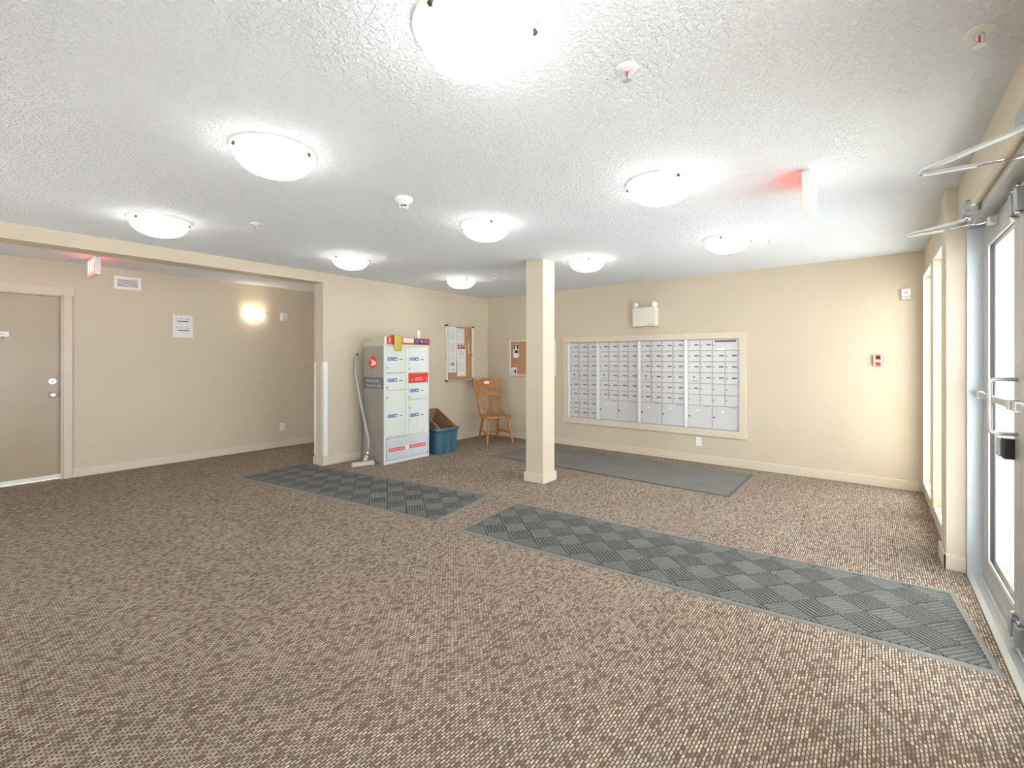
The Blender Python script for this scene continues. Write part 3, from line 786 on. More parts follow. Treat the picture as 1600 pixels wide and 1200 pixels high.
door_cache = {}
def mesh_part(key, name, build, m, parent, loc, bevel=0.0):
    if key not in door_cache:
        bm = BM(); build(bm)
        bmesh.ops.recalc_face_normals(bm, faces=bm.faces[:])
        me = bpy.data.meshes.new(name); bm.to_mesh(me); bm.free(); me.materials.append(M[m]); door_cache[key] = me
    o = bpy.data.objects.new(name, door_cache[key]); COL.objects.link(o); o.parent = parent; o.location = loc
    return o
def door_panel(bm, w, h):
    e = .0035
    A = [bm.verts.new((a * w / 2, 0, b * h / 2)) for a, b in ((-1, -1), (1, -1), (1, 1), (-1, 1))]
    B = [bm.verts.new((a * (w / 2 - e), -.010, b * (h / 2 - e))) for a, b in ((-1, -1), (1, -1), (1, 1), (-1, 1))]
    bm.faces.new(B)
    for k in range(4): bm.faces.new((A[k], A[(k + 1) % 4], B[(k + 1) % 4], B[k]))
def mailbox_module(xa, xb, kind, label):
    cx = (xa + xb) / 2; w = xb - xa
    t = thing('mailbox_unit', label, 'mailboxes', (cx, YB, 0), 0, 'mailbox units in the wall')
    bobj('cabinet', (-w / 2 + .001, w / 2 - .001, .02, .165, .447, 1.603), 'mailbox', t)
    bobj('side_bar', (-w / 2 + .001, -w / 2 + .034, -.020, .02, .447, 1.603), 'mailbar', t, .003)
    bobj('right_bar', (w / 2 - .010, w / 2 - .001, -.008, .02, .447, 1.603), 'mailbox', t)
    dx0, dx1 = -w / 2 + .036, w / 2 - .012
    def door(px, pz, dw, dh, plate=True, lock='left', tag_=False, arrow=False, slot=False):
        g = .003
        d = mesh_part(('d', round(dw, 4), round(dh, 4)), 'mailbox_door', lambda bm: door_panel(bm, dw - g, dh - g), 'mailbox', t, (px, .018, pz))
        if plate: mesh_part('plate', 'number_plate', lambda bm: box(bm, -.027, .027, -.003, 0, -.008, .008), 'plate', d, (dw * .20, -.010, .006))
        if lock == 'left': mesh_part('lock', 'lock', lambda bm: cyl(bm, (0, 0, 0), (0, -.004, 0), .0075, 10), 'bronze', d, (-dw / 2 + .020, -.010, 0))
        if arrow:
            mesh_part('alock', 'arrow_lock', lambda bm: cyl(bm, (0, 0, 0), (0, -.005, 0), .011, 12), 'dark', d, (0, -.010, .010))
            mesh_part('aplate', 'grey_plate', lambda bm: box(bm, -.032, .032, -.003, 0, -.008, .008), 'greyink', d, (.012, -.010, -.038))
        if tag_:
            mesh_part('blockr', 'lock', lambda bm: cyl(bm, (0, 0, 0), (0, -.005, 0), .010, 12), 'dark', d, (-dw / 2 + .020, -.010, 0.0))
            mesh_part('wtag', 'white_label', lambda bm: box(bm, -.020, .020, -.002, 0, -.010, .010), 'paper', d, (-.03, -.010, dh / 2 - .066))
            mesh_part('gtag', 'grey_tab', lambda bm: box(bm, -.032, .032, -.0025, 0, -.008, .008), 'greyink', d, (dw / 2 - .065, -.010, dh / 2 - .012))
        if slot:
            mesh_part('slot', 'mail_slot', lambda bm: box(bm, -.128, .128, -.006, 0, -.009, .009), 'dark', d, (0, -.010, dh / 2 - .024))
            mesh_part('slab', 'slot_label', lambda bm: box(bm, -.045, .045, -.0025, 0, -.014, .014), 'paper', d, (-.05, -.010, -dh / 2 + .02))
    zt, zb = 1.600, .450
    if kind == 3:
        rh = (zt - zb) / 8; dw = (dx1 - dx0) / 3
        for r in range(8):
            for c_ in range(3):
                ar = (r == 3 and c_ == 0)
                door(dx0 + dw * (c_ + .5), zt - rh * (r + .5), dw, rh, plate=not ar, lock='left' if not ar else None, arrow=ar)
    else:
        rh = .1425; dw = (dx1 - dx0) / 4
        for r in range(6):
            for c_ in range(4):
                if kind == 5 and r == 0 and c_ >= 2:
                    if c_ == 2: door(dx0 + dw * 3, zt - rh * .5, dw * 2, rh, plate=False, lock='left', slot=True)
                    continue
                ar = (r == 3 and c_ == 0)
                pl = not ar and not (kind == 5 and (r == 5 or (r == 4 and c_ > 0)))
                door(dx0 + dw * (c_ + .5), zt - rh * (r + .5), dw, rh, plate=pl, lock=None if ar else 'left', arrow=ar)
        bh = zt - 6 * rh - zb
        for c_ in range(2): door(dx0 + dw * (1 + 2 * c_), zb + bh / 2, dw * 2, bh, plate=False, lock=None, tag_=True)
    return t
edges = [-3.773, -3.263, -2.615, -1.962, -1.302]
mailbox_module(edges[0], edges[1], 3, 'narrow mailbox unit of three columns at the left end of the bank')
mailbox_module(edges[1], edges[2], 4, 'four-column mailbox unit right of the narrow unit, under the left lamp head')
mailbox_module(edges[2], edges[3], 4, 'four-column mailbox unit second from right, below the emergency light')
mailbox_module(edges[3], edges[4], 5, 'mailbox unit at the right end with an outgoing mail slot and blank doors')

# small cork board half hidden behind the column
t = thing('cork_board', 'white-framed cork board on the back wall partly hidden by the column', 'notice board', (-4.465, YB, 1.367))
bobj('cork_panel', (-.455, .455, -.010, 0, -.285, .285), 'cork', t)
bm = BM(); w, h, b_ = .472, .303, .022
for d in ((-w, -w + b_, -h, h), (w - b_, w, -h, h), (-w + b_, w - b_, -h, -h + b_), (-w + b_, w - b_, h - b_, h)): box(bm, d[0], d[1], -.018, 0, d[2], d[3])
obj('frame', bm, 'offwhite', t, .003)
p = bobj('photo_sheet', (-.055, .055, -.0015, 0, -.125, .10), 'paper', None, loc=(-4.800, YB - .0105, 1.500)); tag(p, 'black and white photo sheet at the top of the small cork board', 'paper')
bm = BM(); box(bm, -.05, .05, -.002, -.0015, .02, .095); box(bm, -.03, .045, -.002, -.0015, -.05, .0); obj('print', bm, 'ink', p)
bm = BM(); lathe(bm, (0, -.0015, .065), (0, -.0028, .065), [(0, .018), (1, .018)], 12); box(bm, -.02, .02, -.0026, -.0015, .022, .045); obj('pale_print', bm, 'paper', p)
p = bobj('paper_slip', (-.06, .06, -.0015, 0, -.055, .055), 'paper', None, loc=(-4.838, YB - .0105, 1.150)); tag(p, 'small white slip with dark print at the bottom of the small cork board', 'paper')
bm = BM(); prism(bm, [(-.045, -.02), (-.02, .03), (-.03, -.03)], -.002, -.0015, 'y'); box(bm, .005, .04, -.002, -.0015, -.04, .02); obj('print', bm, 'ink', p)

# ------------------------------------------------------------------ glazed bulletin board on the locker wall (facing +x)
BY, BZ = 5.489, 1.445
t = thing('bulletin_case', 'aluminium framed enclosed bulletin board with pinned papers, above the chair', 'notice board', (XL, BY, BZ), PI / 2)
hw, hh = .325, .46
bobj('cork_panel', (-hw + .02, hw - .02, -.012, 0, -hh + .02, hh - .02), 'cork', t)
for s in (-1, 1): bobj('side_rail', (s * (hw - .018) - .018, s * (hw - .018) + .018, -.038, 0, -hh + .016, hh - .016), 'offwhite', t, .006)
for s in (-1, 1): bobj('end_rail', (-hw + .03, hw - .03, -.032, 0, s * (hh - .012) - .012, s * (hh - .012) + .012), 'alu', t, .004)
for sx in (-1, 1):
    for sz in (-1, 1): bobj('corner_cap', (sx * (hw - .016) - .021, sx * (hw - .016) + .021, -.042, 0, sz * (hh - .009) - .012, sz * (hh - .009) + .012), 'dark', t, .004)
bobj('pane', (-hw + .034, hw - .034, -.028, -.025, -hh + .022, hh - .022), 'acrylic', t)
bm = BM(); cyl(bm, (hw - .045, -.028, -.02), (hw - .045, -.036, -.02), .012, 12); obj('lock', bm, 'dark', t)
def sheet(x0, x1, z0, z1, label, lines=None, pic=None, frame=None, lift=0.0, name='notice_sheet', tilt=0.0):
    """a pinned paper on the cork, given in board coordinates from its left edge / absolute heights"""
    cx, cz = (x0 + x1) / 2 - hw, (z0 + z1) / 2
    w, h = (x1 - x0) / 2, (z1 - z0) / 2
    p = bobj(name, (-w, w, -.001, 0, -h, h), 'paper', None, loc=(XL + .0122 + lift, BY + cx, cz))
    p.rotation_euler = (0, tilt, PI / 2); tag(p, label, 'paper', 'papers in the bulletin case')
    if lines:
        bm = BM()
        for f0, f1, zc in lines: box(bm, -w + 2 * w * f0, -w + 2 * w * f1, -.0014, -.001, -h + 2 * h * zc - .003, -h + 2 * h * zc + .003)
        obj('print', bm, 'greyink', p)
    if pic:
        f0, f1, g0, g1, m_ = pic
        bm = BM(); box(bm, -w + 2 * w * f0, -w + 2 * w * f1, -.0014, -.001, -h + 2 * h * g0, -h + 2 * h * g1); q = obj('printed_picture', bm, m_, p)
        bm = BM(); a, b = -w + 2 * w * f0, -w + 2 * w * f1; c_, d = -h + 2 * h * g0, -h + 2 * h * g1
        box(bm, a + .15 * (b - a), a + .42 * (b - a), -.0017, -.0014, c_ + .2 * (d - c_), c_ + .75 * (d - c_)); box(bm, a + .6 * (b - a), a + .78 * (b - a), -.0017, -.0014, c_ + .3 * (d - c_), c_ + .9 * (d - c_))
        obj('picture_detail', bm, 'pinkink' if m_ == 'redpic' else 'paper', q)
    if frame:
        bm = BM(); e = .008; g = .012
        for (a, b, c_, d) in ((-w + g, -w + g + e, -h + g, h - g), (w - g - e, w - g, -h + g, h - g), (-w + g, w - g, -h + g, -h + g + e), (-w + g, w - g, h - g - e, h - g)): box(bm, a, b, -.0014, -.001, c_, d)
        box(bm, -w * .6, w * .6, -.0014, -.001, h * .62, h * .70); box(bm, -w * .3, w * .5, -.0014, -.001, h * .48, h * .55); box(bm, -w * .7, w * .75, -.0014, -.001, -h * .9, -h * .82)
        obj('red_border', bm, 'pinkink', p)
    return p
M['redpic'] = mat('brick_red_picture', (0.30, 0.10, 0.07), 0.7, var=0.5, scale=60)
ln = lambda a, b, n, f1=.85: [(.15, f1 - .12 * (k % 3 == 2), b - (b - a) * k / (n - 1)) for k in range(n)]
sheet(.066, .252, 1.615, 1.883, 'top white typed sheet in the left stack of the bulletin case', ln(.2, .85, 9))
sheet(.066, .254, 1.335, 1.612, 'middle white typed sheet in the left stack of the bulletin case', ln(.1, .9, 9))
sheet(.066, .250, 1.128, 1.332, 'lowest left sheet in the bulletin case with a small dark photo', [(.2, .8, .3), (.2, .9, .22)], pic=(.25, .72, .58, .80, 'ink'))
sheet(.258, .440, 1.596, 1.866, 'pink-bordered flyer at the top centre of the bulletin case', [(.2, .8, .5), (.25, .7, .4), (.2, .75, .3)], frame=True)
sheet(.262, .470, 1.326, 1.590, 'white flyer with a reddish building picture in the bulletin case', ln(.15, .55, 5), pic=(.06, .92, .74, .98, 'redpic'), lift=.0012)
sheet(.272, .474, 1.060, 1.336, 'lowest centre typed sheet in the bulletin case', ln(.35, .85, 5, .8) + [(.1, .95, .06)], lift=.0004)
sheet(.530, .545, 1.44, 1.63, 'narrow pale strip pinned at the right of the bulletin case', name='paper_strip')

# ------------------------------------------------------------------ parcel locker (facing +x)
LKY, LKW = 3.568, 0.745
LKX = -4.872                                    # front plane
t = thing('parcel_locker', 'grey parcel locker cabinet with lettered doors and red header', 'locker', (LKX, LKY, 0), PI / 2)
D = 0.455
bobj('cabinet_body', (0.004, LKW - .004, .012, D, 0, 1.54), 'lockerside', t, .004)
bm = BM(); prism(bm, [(0.0, 1.54), (0.0, 1.632), (.02, 1.636), (D, 1.556), (D, 1.54)], 0.0, LKW, 'x'); obj('sloped_hood', bm, 'lockertop', t, .004)
bm = BM(); g = .024
box(bm, 0, g, -.004, .014, 0, 1.54); box(bm, LKW - g, LKW, -.004, .014, 0, 1.54); box(bm, g, LKW - g, -.004, .014, 0, .042); box(bm, g, LKW - g, -.004, .014, 1.515, 1.54)
box(bm, .338, .384, -.004, .014, .335, 1.515); box(bm, g, .338, -.004, .014, .335, .355); box(bm, .384, LKW - g, -.004, .014, .322, .335)
obj('front_frame', bm, 'locker', t, .003)
def ldoor(x0, x1, z0, z1, letter, lz, kx, kz):
    d = bobj('locker_door', (x0 + .003, x1 - .003, -.002, .013, z0 + .003, z1 - .003), 'locker', t, .003)
    if letter:
        f = -.0035
        p = bobj('blue_label', (x0 + .026, x0 + .178, f, -.002, lz - .022, lz + .022), 'blue', d)
        text(letter, .05, 'paper', d, (x0 + .034, f - .001, lz), name='door_letter')
        bm = BM()
        for k in range(3): box(bm, x0 + .072, x0 + .115 - .008 * (k % 2), f - .0006, f, lz - .014 + k * .012, lz - .009 + k * .012)
        obj('small_print', bm, 'pblue', d)
        bm = BM(); lathe(bm, (x0 + .136, f, lz - .002), (x0 + .136, f - .0008, lz - .002), [(0, .011), (1, .011)], 12)
        box(bm, x0 + .14, x0 + .172, f - .0008, f, lz - .006, lz + .002); box(bm, x0 + .162, x0 + .172, f - .0008, f, lz - .011, lz + .008)
        obj('key_symbol', bm, 'paper', d)
        bobj('coin_slot', (x0 + .212, x0 + .262, -.004, -.002, lz - .012, lz - .002), 'plate', d)
    bm = BM(); cyl(bm, (kx, -.002, kz), (kx, -.008, kz), .009, 12); obj('lock', bm, 'bronze', d)
ldoor(.024, .338, 1.168, 1.515, 'A', 1.350, .045, 1.237)
ldoor(.024, .338, .946, 1.168, 'B', 1.075, .045, .985)
ldoor(.024, .338, .355, .946, 'C', .615, .045, .850)
ldoor(.384, .721, 1.160, 1.515, 'D', 1.350, .402, 1.222)
ldoor(.384, .721, .806, 1.030, 'E', .925, .402, .838)
ldoor(.384, .721, .335, .806, 'F', .595, .402, .695)
# red letter drop
r_ = bobj('mail_drop', (.384, .722, -.006, .013, 1.033, 1.157), 'red', t, .003)
bm = BM(); prism(bm, [(-.006, 1.148), (-.030, 1.136), (-.030, 1.142), (-.006, 1.160)], .380, .727, 'x'); obj('drop_flap', bm, 'red', r_)
bm = BM()
for k in range(2): box(bm, .50, .63, -.0068, -.006, 1.060 + k * .026, 1.074 + k * .026)
obj('white_print', bm, 'pinkink', r_)
bm = BM(); prism(bm, [(.435, 1.062), (.455, 1.072), (.435, 1.082)], -.0068, -.006, 'y'); box(bm, .690, .694, -.0068, -.006, 1.05, 1.11); obj('white_mark', bm, 'paper', r_)
# bottom panel
k_ = bobj('kick_panel', (.034, .716, -.003, .013, .048, .328), 'lockerkick', t, .002)
bm = BM(); box(bm, .062, .325, -.0040, -.003, .155, .197); box(bm, .400, .675, -.0040, -.003, .155, .197); obj('red_stripe', bm, 'red', k_)
bm = BM(); box(bm, .075, .315, -.0046, -.004, .168, .182); box(bm, .415, .660, -.0046, -.004, .168, .182); obj('pink_print', bm, 'pinkink', k_)
bm = BM(); lathe(bm, (.363, -.003, .176), (.363, -.0050, .176), [(0, .037), (1, .037)], 24); obj('white_disc', bm, 'paper', k_)
bm = BM(); cyl(bm, (.045, -.003, .322), (.045, -.007, .322), .006, 10); cyl(bm, (.705, -.003, .06), (.705, -.007, .06), .008, 10); obj('rivet', bm, 'bronze', k_)
bm = BM(); box(bm, .60, .66, -.004, -.002, .37, .378); obj('maker_mark', bm, 'greyink', t)
# header
h_ = bobj('header_panel', (.008, LKW + .006, -.016, 0, 1.545, 1.630), 'red', t, .002)
bobj('header_edge', (.0, .022, -.0175, 0, 1.543, 1.632), 'paper', h_)
text('1', .085, 'paper', h_, (.075, -.0172, 1.588), name='unit_number', align='CENTER', bold=.002)
bobj('white_plate', (.288, .462, -.0172, -.016, 1.566, 1.624), 'paper', h_)
bm = BM()
for k in range(3): box(bm, .325, .425, -.0178, -.0172, 1.580 + k * .012, 1.584 + k * .012)
obj('faint_print', bm, 'pblue', h_)
bobj('navy_plate', (.470, .725, -.0172, -.016, 1.553, 1.624), 'navy', h_)
text('CANADA', .024, 'pblue', h_, (.488, -.0178, 1.602), name='lettering'); text('POST', .024, 'pblue', h_, (.488, -.0178, 1.576), name='lettering')
text('POSTES', .024, 'pblue', h_, (.630, -.0178, 1.602), name='lettering'); text('CANADA', .024, 'pblue', h_, (.630, -.0178, 1.576), name='lettering', sx=.92)
bm = BM(); lathe(bm, (.603, -.0172, 1.588), (.603, -.0182, 1.588), [(0, .022), (1, .022)], 20); e_ = obj('red_roundel', bm, 'red', h_)
def wing(bm, cx, cz, s, y0, y1):
    prism(bm, [(cx - .9 * s, cz + .72 * s), (cx + 1.0 * s, cz + .02 * s), (cx - .25 * s, cz - .02 * s)], y0, y1, 'y')
    prism(bm, [(cx - .9 * s, cz - .66 * s), (cx - .25 * s, cz - .04 * s), (cx + 1.0 * s, cz + .0 * s), (cx + .35 * s, cz - .66 * s)], y0, y1, 'y')
bm = BM(); wing(bm, .603, 1.588, .014, -.0188, -.0182); obj('wing_emblem', bm, 'paper', h_)
# side decoration on the face towards the camera (local -X face): red roundel, wing, dark band with lettering
def side_pt(y, z): return (0.0025, y, z)
bm = BM(); cyl(bm, (.0045, .243, 1.305), (.0025, .243, 1.305), .086, 32); o = obj('red_roundel', bm, 'red', t)
bm = BM()
s = .085; cy, cz = .243, 1.305
def sidewing(pts): 
    A = [(cy - a * s, cz + b * s) for a, b in pts]
    prism(bm, A, .0012, .0026, 'x')
sidewing([(-.72, .52), (.92, .03), (-.10, -.02)]); sidewing([(-.60, -.45), (-.10, -.04), (.92, .0), (.40, -.45)])
obj('wing_emblem', bm, 'paper', t)
bobj('dark_band', (.0022, .006, .014, D - .004, .965, 1.115), 'lockerband', t)
text('Parcel Locker', .062, 'pblue', t, (.0018, D - .06, 1.066), right=(0, -1, 0), name='lettering', sx=.85)
text('Armoire à colis', .062, 'pblue', t, (.0018, D - .06, 1.005), right=(0, -1, 0), name='lettering', sx=.85)
bm = BM(); box(bm, .0, .005, .012, D, 1.515, 1.54); obj('side_top_strip', bm, 'lockertop', t)

# cloth over the header, cup behind it
bm = BM(); n = 10; secs = []
prof = [(.14, 1.6200), (.06, 1.640), (.01, 1.652), (-.022, 1.648), (-.034, 1.622), (-.036, 1.57), (-.035, 1.51), (-.032, 1.466)]
for side in (0, 1):
    for i, (py, pz) in enumerate(prof): pass
rows = []
for i, (py, pz) in enumerate(prof):
    row = []
    for k in range(n + 1):
        f = k / n; wob = .006 * math.sin(f * 9 + i * .7) + .003 * math.sin(f * 23)
        row.append((f * .125 - .0625 + .006 * math.sin(i * .9), py - abs(wob) * (1 if i > 3 else 0), pz + (abs(wob) if i <= 3 else 0) - (.016 * (1 - (2 * f - 1) ** 2) if i == len(prof) - 1 else 0)))
    rows.append(row)
loft(bm, rows, close=False)
o = obj('cleaning_cloth', bm, 'cloth', loc=(LKX, LKY + .19, 0)); o.rotation_euler = (0, 0, PI / 2)
sm = o.modifiers.new('thickness', 'SOLIDIFY'); sm.thickness = .012; sm.offset = 1
sb = o.modifiers.new('smooth', 'SUBSURF'); sb.levels = 1; sb.render_levels = 1
tag(o, 'yellow-green cleaning cloth draped over the locker header', 'cloth')
t = thing('spray_can', 'white canister with a red stripe on top of the locker', 'canister', (LKX - .10, LKY + .64, 1.620))
bm = BM(); lathe(bm, (0, 0, 0), (0, 0, .13), [(0, .026), (.86, .026), (.95, .020), (1, .014)], 20); obj('can', bm, 'white', t)
bm = BM(); prism(bm, [(.0268 * math.cos(a), .0268 * math.sin(a)) for a in [math.radians(30 + k * 10) for k in range(5)]] + [(.02, .02)], .002, .11, 'z'); obj('red_stripe', bm, 'red', t)

# ------------------------------------------------------------------ vacuum wand leaning in front of the wall
t = thing('vacuum_wand', 'bent grey vacuum wand with floor head leaning beside the locker', 'vacuum wand', (-5.09, 3.41, 0))
o0 = Vector((-5.09, 3.41, 0))
pw = [(-5.405, 3.528, 1.395), (-5.402, 3.505, 1.30), (-5.392, 3.491, 1.215), (-5.372, 3.495, 1.10), (-5.30, 3.520, .745), (-5.19, 3.520, .44), (-5.155, 3.520, .37), (-5.125, 3.514, .30), (-5.112, 3.502, .24), (-5.098, 3.485, .165)]
bm = BM(); tube(bm, [Vector(p) - o0 for p in pw], .0155, 12); obj('bent_tube', bm, 'wand', t)
bm = BM(); tube(bm, [Vector(pw[0]) - o0, Vector(pw[0]) - o0 + Vector((-.002, .006, .03))], .0175, 12); obj('tube_grip', bm, 'lockerband', t)
bm = BM(); tube(bm, [Vector((-5.099, 3.487, .17)) - o0, Vector((-5.092, 3.470, .11)) - o0], .019, 12); obj('chrome_collar', bm, 'chrome', t)
bm = BM(); tube(bm, [Vector((-5.092, 3.468, .112)) - o0, Vector((-5.085, 3.44, .075)) - o0, Vector((-5.08, 3.42, .05)) - o0], [.020, .024, .026], 12); obj('swivel_neck', bm, 'wandhead', t)
ang = math.atan2(.25, .085)
bm = BM(); mx = Matrix.Translation((0.015, -.005, 0)) @ Matrix.Rotation(math.radians(70), 4, 'Z')
prism(bm, [(-.045, .003), (-.040, .034), (-.02, .048), (.02, .048), (.042, .030), (.045, .003)], -.145, .125, 'x', mx); obj('floor_head', bm, 'wandhead', t, .004)
bm = BM(); box(bm, -.15, .13, -.049, .049, 0, .012, mx); obj('head_bumper', bm, 'wand', t, .003)

# ------------------------------------------------------------------ blue tote with a cardboard box in it
TX, TY = -5.035, 4.615
t = thing('storage_tote', 'blue plastic storage tote standing beside the parcel locker', 'bin', (TX, TY, 0))
def tote_ring(w, d, r, z, inset=0.0):
    pts = []
    base_ = rrect(w, d, r, 5)
    # walk the outline densely and pull in shallow grooves
    n = len(base_)
    for k in range(n):
        a, b = Vector(base_[k]), Vector(base_[(k + 1) % n])
        steps = 10 if (b - a).length > .1 else 1
        for s_i in range(steps):
            f = s_i / steps; p_ = a.lerp(b, f)
            if steps > 1 and inset and s_i in (2, 3, 7, 8): p_ = p_ * (1 - inset)
            pts.append((p_.x, p_.y, z))
    return pts
bm = BM()
outer = [tote_ring(.455, .365, .05, .0), tote_ring(.462, .372, .05, .012, .03), tote_ring(.50, .41, .055, .265, .025), tote_ring(.505, .415, .055, .285, .0),
         tote_ring(.508, .418, .055, .318), tote_ring(.535, .445, .06, .322), tote_ring(.54, .45, .06, .362), tote_ring(.525, .435, .055, .364),
         tote_ring(.500, .41, .05, .358), tote_ring(.49, .40, .05, .28), tote_ring(.45, .36, .045, .012)]
rings = loft(bm, outer); bm.faces.new(list(reversed(rings[0]))); bm.faces.new(rings[-1])
obj('bin_body', bm, 'tote', t)
bobj('end_handle', (-.07, .07, -.222, -.205, .285, .318), 'tote', t, .006)

t = thing('cardboard_box', 'open brown cardboard box tipped inside the blue tote', 'box', (-5.015, 4.624, .482))
tilt = math.atan2(.244, .43)
t.rotation_euler = (0, tilt, 0)                 # local X runs down the slope, Z is the opening normal
a, b, dpt, th = .247, .174, .235, .005
def wall(name, d): return bobj(name, d, 'card', t)
wall('bottom', (-a, a, -b, b, -dpt, -dpt + th))
for nm, d in (('side_wall', (-a, a, b - th, b, -dpt, 0)), ('side_wall', (-a, a, -b, -b + th, -dpt, 0)), ('end_wall', (-a, -a + th, -b, b, -dpt, 0)), ('end_wall', (a - th, a, -b, b, -dpt, -.03))):
    wall(nm, d)
bm = BM()
for d in ((-a, a, b - th - .001, b + .001, -.002, .003), (-a, a, -b - .001, -b + th + .001, -.002, .003), (-a - .001, -a + th + .001, -b, b, -.002, .003)): box(bm, *d)
obj('cut_edge', bm, 'cardedge', t)

# ------------------------------------------------------------------ press-back oak chair in the corner
t = thing('dining_chair', 'honey oak press-back chair with spindles standing in the corner', 'chair', (-4.84, 5.68, 0), math.radians(64))
SZ = .44
bm = BM()
out = [(-.205, -.215), (-.10, -.232), (0, -.236), (.10, -.232), (.205, -.215), (.225, -.19), (.222, -.10), (.20, .08), (.185, .18), (.16, .205), (0, .215), (-.16, .205), (-.185, .18), (-.20, .08), (-.222, -.10), (-.225, -.19)]
prism(bm, out, SZ - .032, SZ, 'z'); obj('seat', bm, 'oak', t, .010, 3)
legp = [(0, .012), (.04, .015), (.18, .016), (.30, .019), (.34, .013), (.38, .020), (.55, .022), (.70, .019), (.74, .014), (.78, .020), (.92, .016), (1, .014)]
for (tx, ty, bx_, by_) in ((-.165, -.165, -.223, -.238), (.165, -.165, .223, -.238), (-.135, .145, -.170, .240), (.135, .145, .170, .240)):
    bm = BM(); lathe(bm, (bx_, by_, 0), (tx, ty, SZ - .028), legp, 12); obj('leg', bm, 'oak', t)
def onleg(tx, ty, bx_, by_, z): f = z / (SZ - .028); return (bx_ + (tx - bx_) * f, by_ + (ty - by_) * f, z)
strp = [(0, .008), (.2, .011), (.45, .016), (.5, .017), (.55, .016), (.8, .011), (1, .008)]
mids = []
for s in (-1, 1):
    p0, p1 = onleg(s * .165, -.165, s * .223, -.238, .165), onleg(s * .135, .145, s * .170, .240, .185)
    bm = BM(); lathe(bm, p0, p1, strp, 10); obj('stretcher', bm, 'oak', t); mids.append((Vector(p0) + Vector(p1)) / 2)
bm = BM(); lathe(bm, mids[0], mids[1], strp, 10); obj('stretcher', bm, 'oak', t)
def back_y(z): return .175 + (z - SZ) * .20 + .05 * max(0, (z - SZ)) ** 2
def post_x(z): return .172 + (z - SZ) * .13
for s in (-1, 1):
    zs = [SZ - .01, .50, .56, .60, .64, .72, .80, .88, .96, 1.02, 1.045]
    rs = [.013, .016, .018, .014, .018, .016, .018, .016, .018, .013, .006]
    bm = BM(); tube(bm, [(s * post_x(z), back_y(z), z) for z in zs], rs, 12); obj('back_post', bm, 'oak', t)
    bm = BM(); tube(bm, [(s * post_x(.60), back_y(.60) - .008, .60), (s * .20, back_y(.55) - .03, .535), (s * .206, .12, .475), (s * .206, .055, .448), (s * .206, .0, SZ - .004)], [.008, .011, .011, .011, .008], 10)
    obj('side_bracket', bm, 'oak', t)
def curved_board(name, top, bot, th):
    """board between the posts; top and bot are functions of u in -1..1 giving heights"""
    bm = BM(); n = 18; F = []; B_ = []
    secs = []
    for k in range(n + 1):
        u = -1 + 2 * k / n
        zb, zt = bot(u), top(u); zc = (zb + zt) / 2
        x = u * (post_x(zc) - .004); cv = .028 * (1 - u * u)
        secs.append([(x, back_y(zb) + cv - th / 2, zb), (x, back_y(zt) + cv - th / 2, zt), (x, back_y(zt) + cv + th / 2, zt), (x, back_y(zb) + cv + th / 2, zb)])
    r_ = loft(bm, secs, smooth=False); bm.faces.new(list(reversed(r_[0]))); bm.faces.new(r_[-1])
    return obj(name, bm, 'oak', t, .003)
curved_board('crest_rail', lambda u: .985 + .045 * max(0.0, math.cos(min(1, abs(u) / .72) * PI / 2)) ** .8 + (.012 if .74 < abs(u) < .9 else 0), lambda u: .862 + .012 * (1 - u * u), .02)
curved_board('middle_rail', lambda u: .785 + .022 * (1 - u * u), lambda u: .722 + .022 * (1 - u * u), .018)
for k in range(6):
    u = -.62 + 1.24 * k / 5; cv = .028 * (1 - u * u)
    bm = BM(); lathe(bm, (u * post_x(.79), back_y(.795) + cv, .795), (u * post_x(.87), back_y(.875) + cv, .875), [(0, .006), (.3, .009), (.5, .006), (.7, .009), (1, .006)], 8)
    obj('short_spindle', bm, 'oak', t)
for k in range(7):
    u = -.66 + 1.32 * k / 6; cv = .028 * (1 - u * u)
    bm = BM(); lathe(bm, (u * .155, .165 + .02 * (1 - u * u), SZ - .004), (u * (post_x(.74) - .005), back_y(.74) + cv, .742), [(0, .006), (.2, .008), (.30, .011), (.36, .006), (.42, .009), (.75, .006), (1, .005)], 8)
    obj('long_spindle', bm, 'oak', t)
st = bobj('label_sticker', (-.045, .045, -.0015, 0, -.021, .021), 'paper', t, loc=(-.005, back_y(.955) + .028 - .0125, .955)); st.rotation_euler = (-.22, 0, 0); st['label'] = 'white sticker on the crest rail'

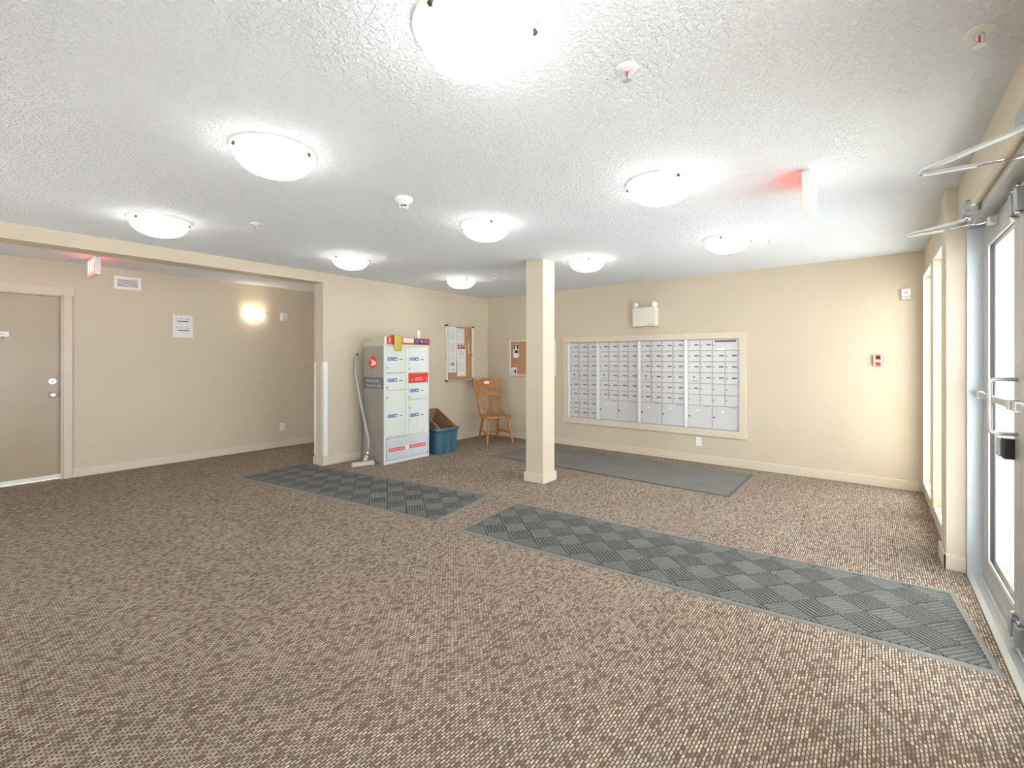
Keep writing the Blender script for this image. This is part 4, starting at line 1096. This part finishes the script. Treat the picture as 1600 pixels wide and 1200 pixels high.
# ------------------------------------------------------------------ floor mats
def ribbed_mat(name, label, cx, cy, ang, L, W):
    t = thing(name, label, 'mat', (cx, cy, 0), ang)
    hl, hw_ = L / 2, W / 2; b_ = .030
    bm = BM()
    o_ = [(-hl, -hw_), (hl, -hw_), (hl, hw_), (-hl, hw_)]; i_ = [(-hl + b_, -hw_ + b_), (hl - b_, -hw_ + b_), (hl - b_, hw_ - b_), (-hl + b_, hw_ - b_)]
    m_ = [(-hl + .008, -hw_ + .008), (hl - .008, -hw_ + .008), (hl - .008, hw_ - .008), (-hl + .008, hw_ - .008)]
    r0 = [bm.verts.new((*p, .0005)) for p in o_]; r1 = [bm.verts.new((*p, .006)) for p in m_]; r2 = [bm.verts.new((*p, .007)) for p in i_]; r3 = [bm.verts.new((*p, .004)) for p in i_]
    for a, b in ((r0, r1), (r1, r2), (r2, r3)):
        for k in range(4): bm.faces.new((a[k], a[(k + 1) % 4], b[(k + 1) % 4], b[k]))
    bm.faces.new(list(reversed(r0)))
    obj('rubber_border', bm, 'rubber', t)
    bm = BM(); box(bm, -hl + b_, hl - b_, -hw_ + b_, hw_ - b_, .001, .0045); obj('backing', bm, 'rubberbase', t)
    Sd = .165; NR = 7; pitch = Sd / NR; wr = pitch * .36
    X, Y = hl - b_ - .004, hw_ - b_ - .004
    bm = BM(); c45 = math.sqrt(.5)
    R = int((hl + hw_) / Sd) + 2
    def clip(p, q):
        t0, t1 = 0.0, 1.0; d = q - p
        for pv, qv in ((-d.x, p.x + X), (d.x, X - p.x), (-d.y, p.y + Y), (d.y, Y - p.y)):
            if abs(pv) < 1e-9:
                if qv < 0: return None
            else:
                r = qv / pv
                if pv < 0: t0 = max(t0, r)
                else: t1 = min(t1, r)
        return (p + d * t0, p + d * t1) if t1 - t0 > .03 else None
    for i in range(-R, R):
        for j in range(-R, R):
            for k in range(NR):
                s0 = (k + .5) * pitch; e = .004
                if (i + j) % 2 == 0: P, Q = (i * Sd + e, j * Sd + s0), ((i + 1) * Sd - e, j * Sd + s0)
                else: P, Q = (i * Sd + s0, j * Sd + e), (i * Sd + s0, (j + 1) * Sd - e)
                to = lambda v: Vector(((v[0] - v[1]) * c45, (v[0] + v[1]) * c45))
                c_ = clip(to(P), to(Q))
                if not c_: continue
                a, b = c_; d = (b - a).normalized(); n_ = Vector((-d.y, d.x))
                A = [bm.verts.new((*(v + n_ * s * wr), .004)) for v, s in ((a, -1), (b, -1), (b, 1), (a, 1))]
                B = [bm.verts.new((*(v + n_ * s * wr * .72), .0095)) for v, s in ((a, -1), (b, -1), (b, 1), (a, 1))]
                bm.faces.new(B)
                for q in range(4): bm.faces.new((A[q], A[(q + 1) % 4], B[(q + 1) % 4], B[q]))
    o = obj('ribs', bm, 'rib', t); o['kind'] = 'stuff'
    return t
ribbed_mat('entrance_mat', 'dark grey ribbed diamond mat lying before the corridor wall end', -4.305, 2.785, math.radians(8.4), 2.87, .84)
ribbed_mat('entrance_mat', 'long grey ribbed diamond mat leading in from the glass doors', -1.088, 3.105, math.radians(4.7), 3.0, .845)
t = thing('floor_runner', 'plain grey pile runner lying under the mailboxes', 'mat', (-2.62, 5.385, 0), math.radians(-.4))
bobj('pile', (-1.50, 1.50, -.535, .535, .001, .010), 'runner', t, .003)
bobj('edge_binding', (-1.525, 1.525, -.55, .55, .0004, .006), 'runneredge', t, .002)
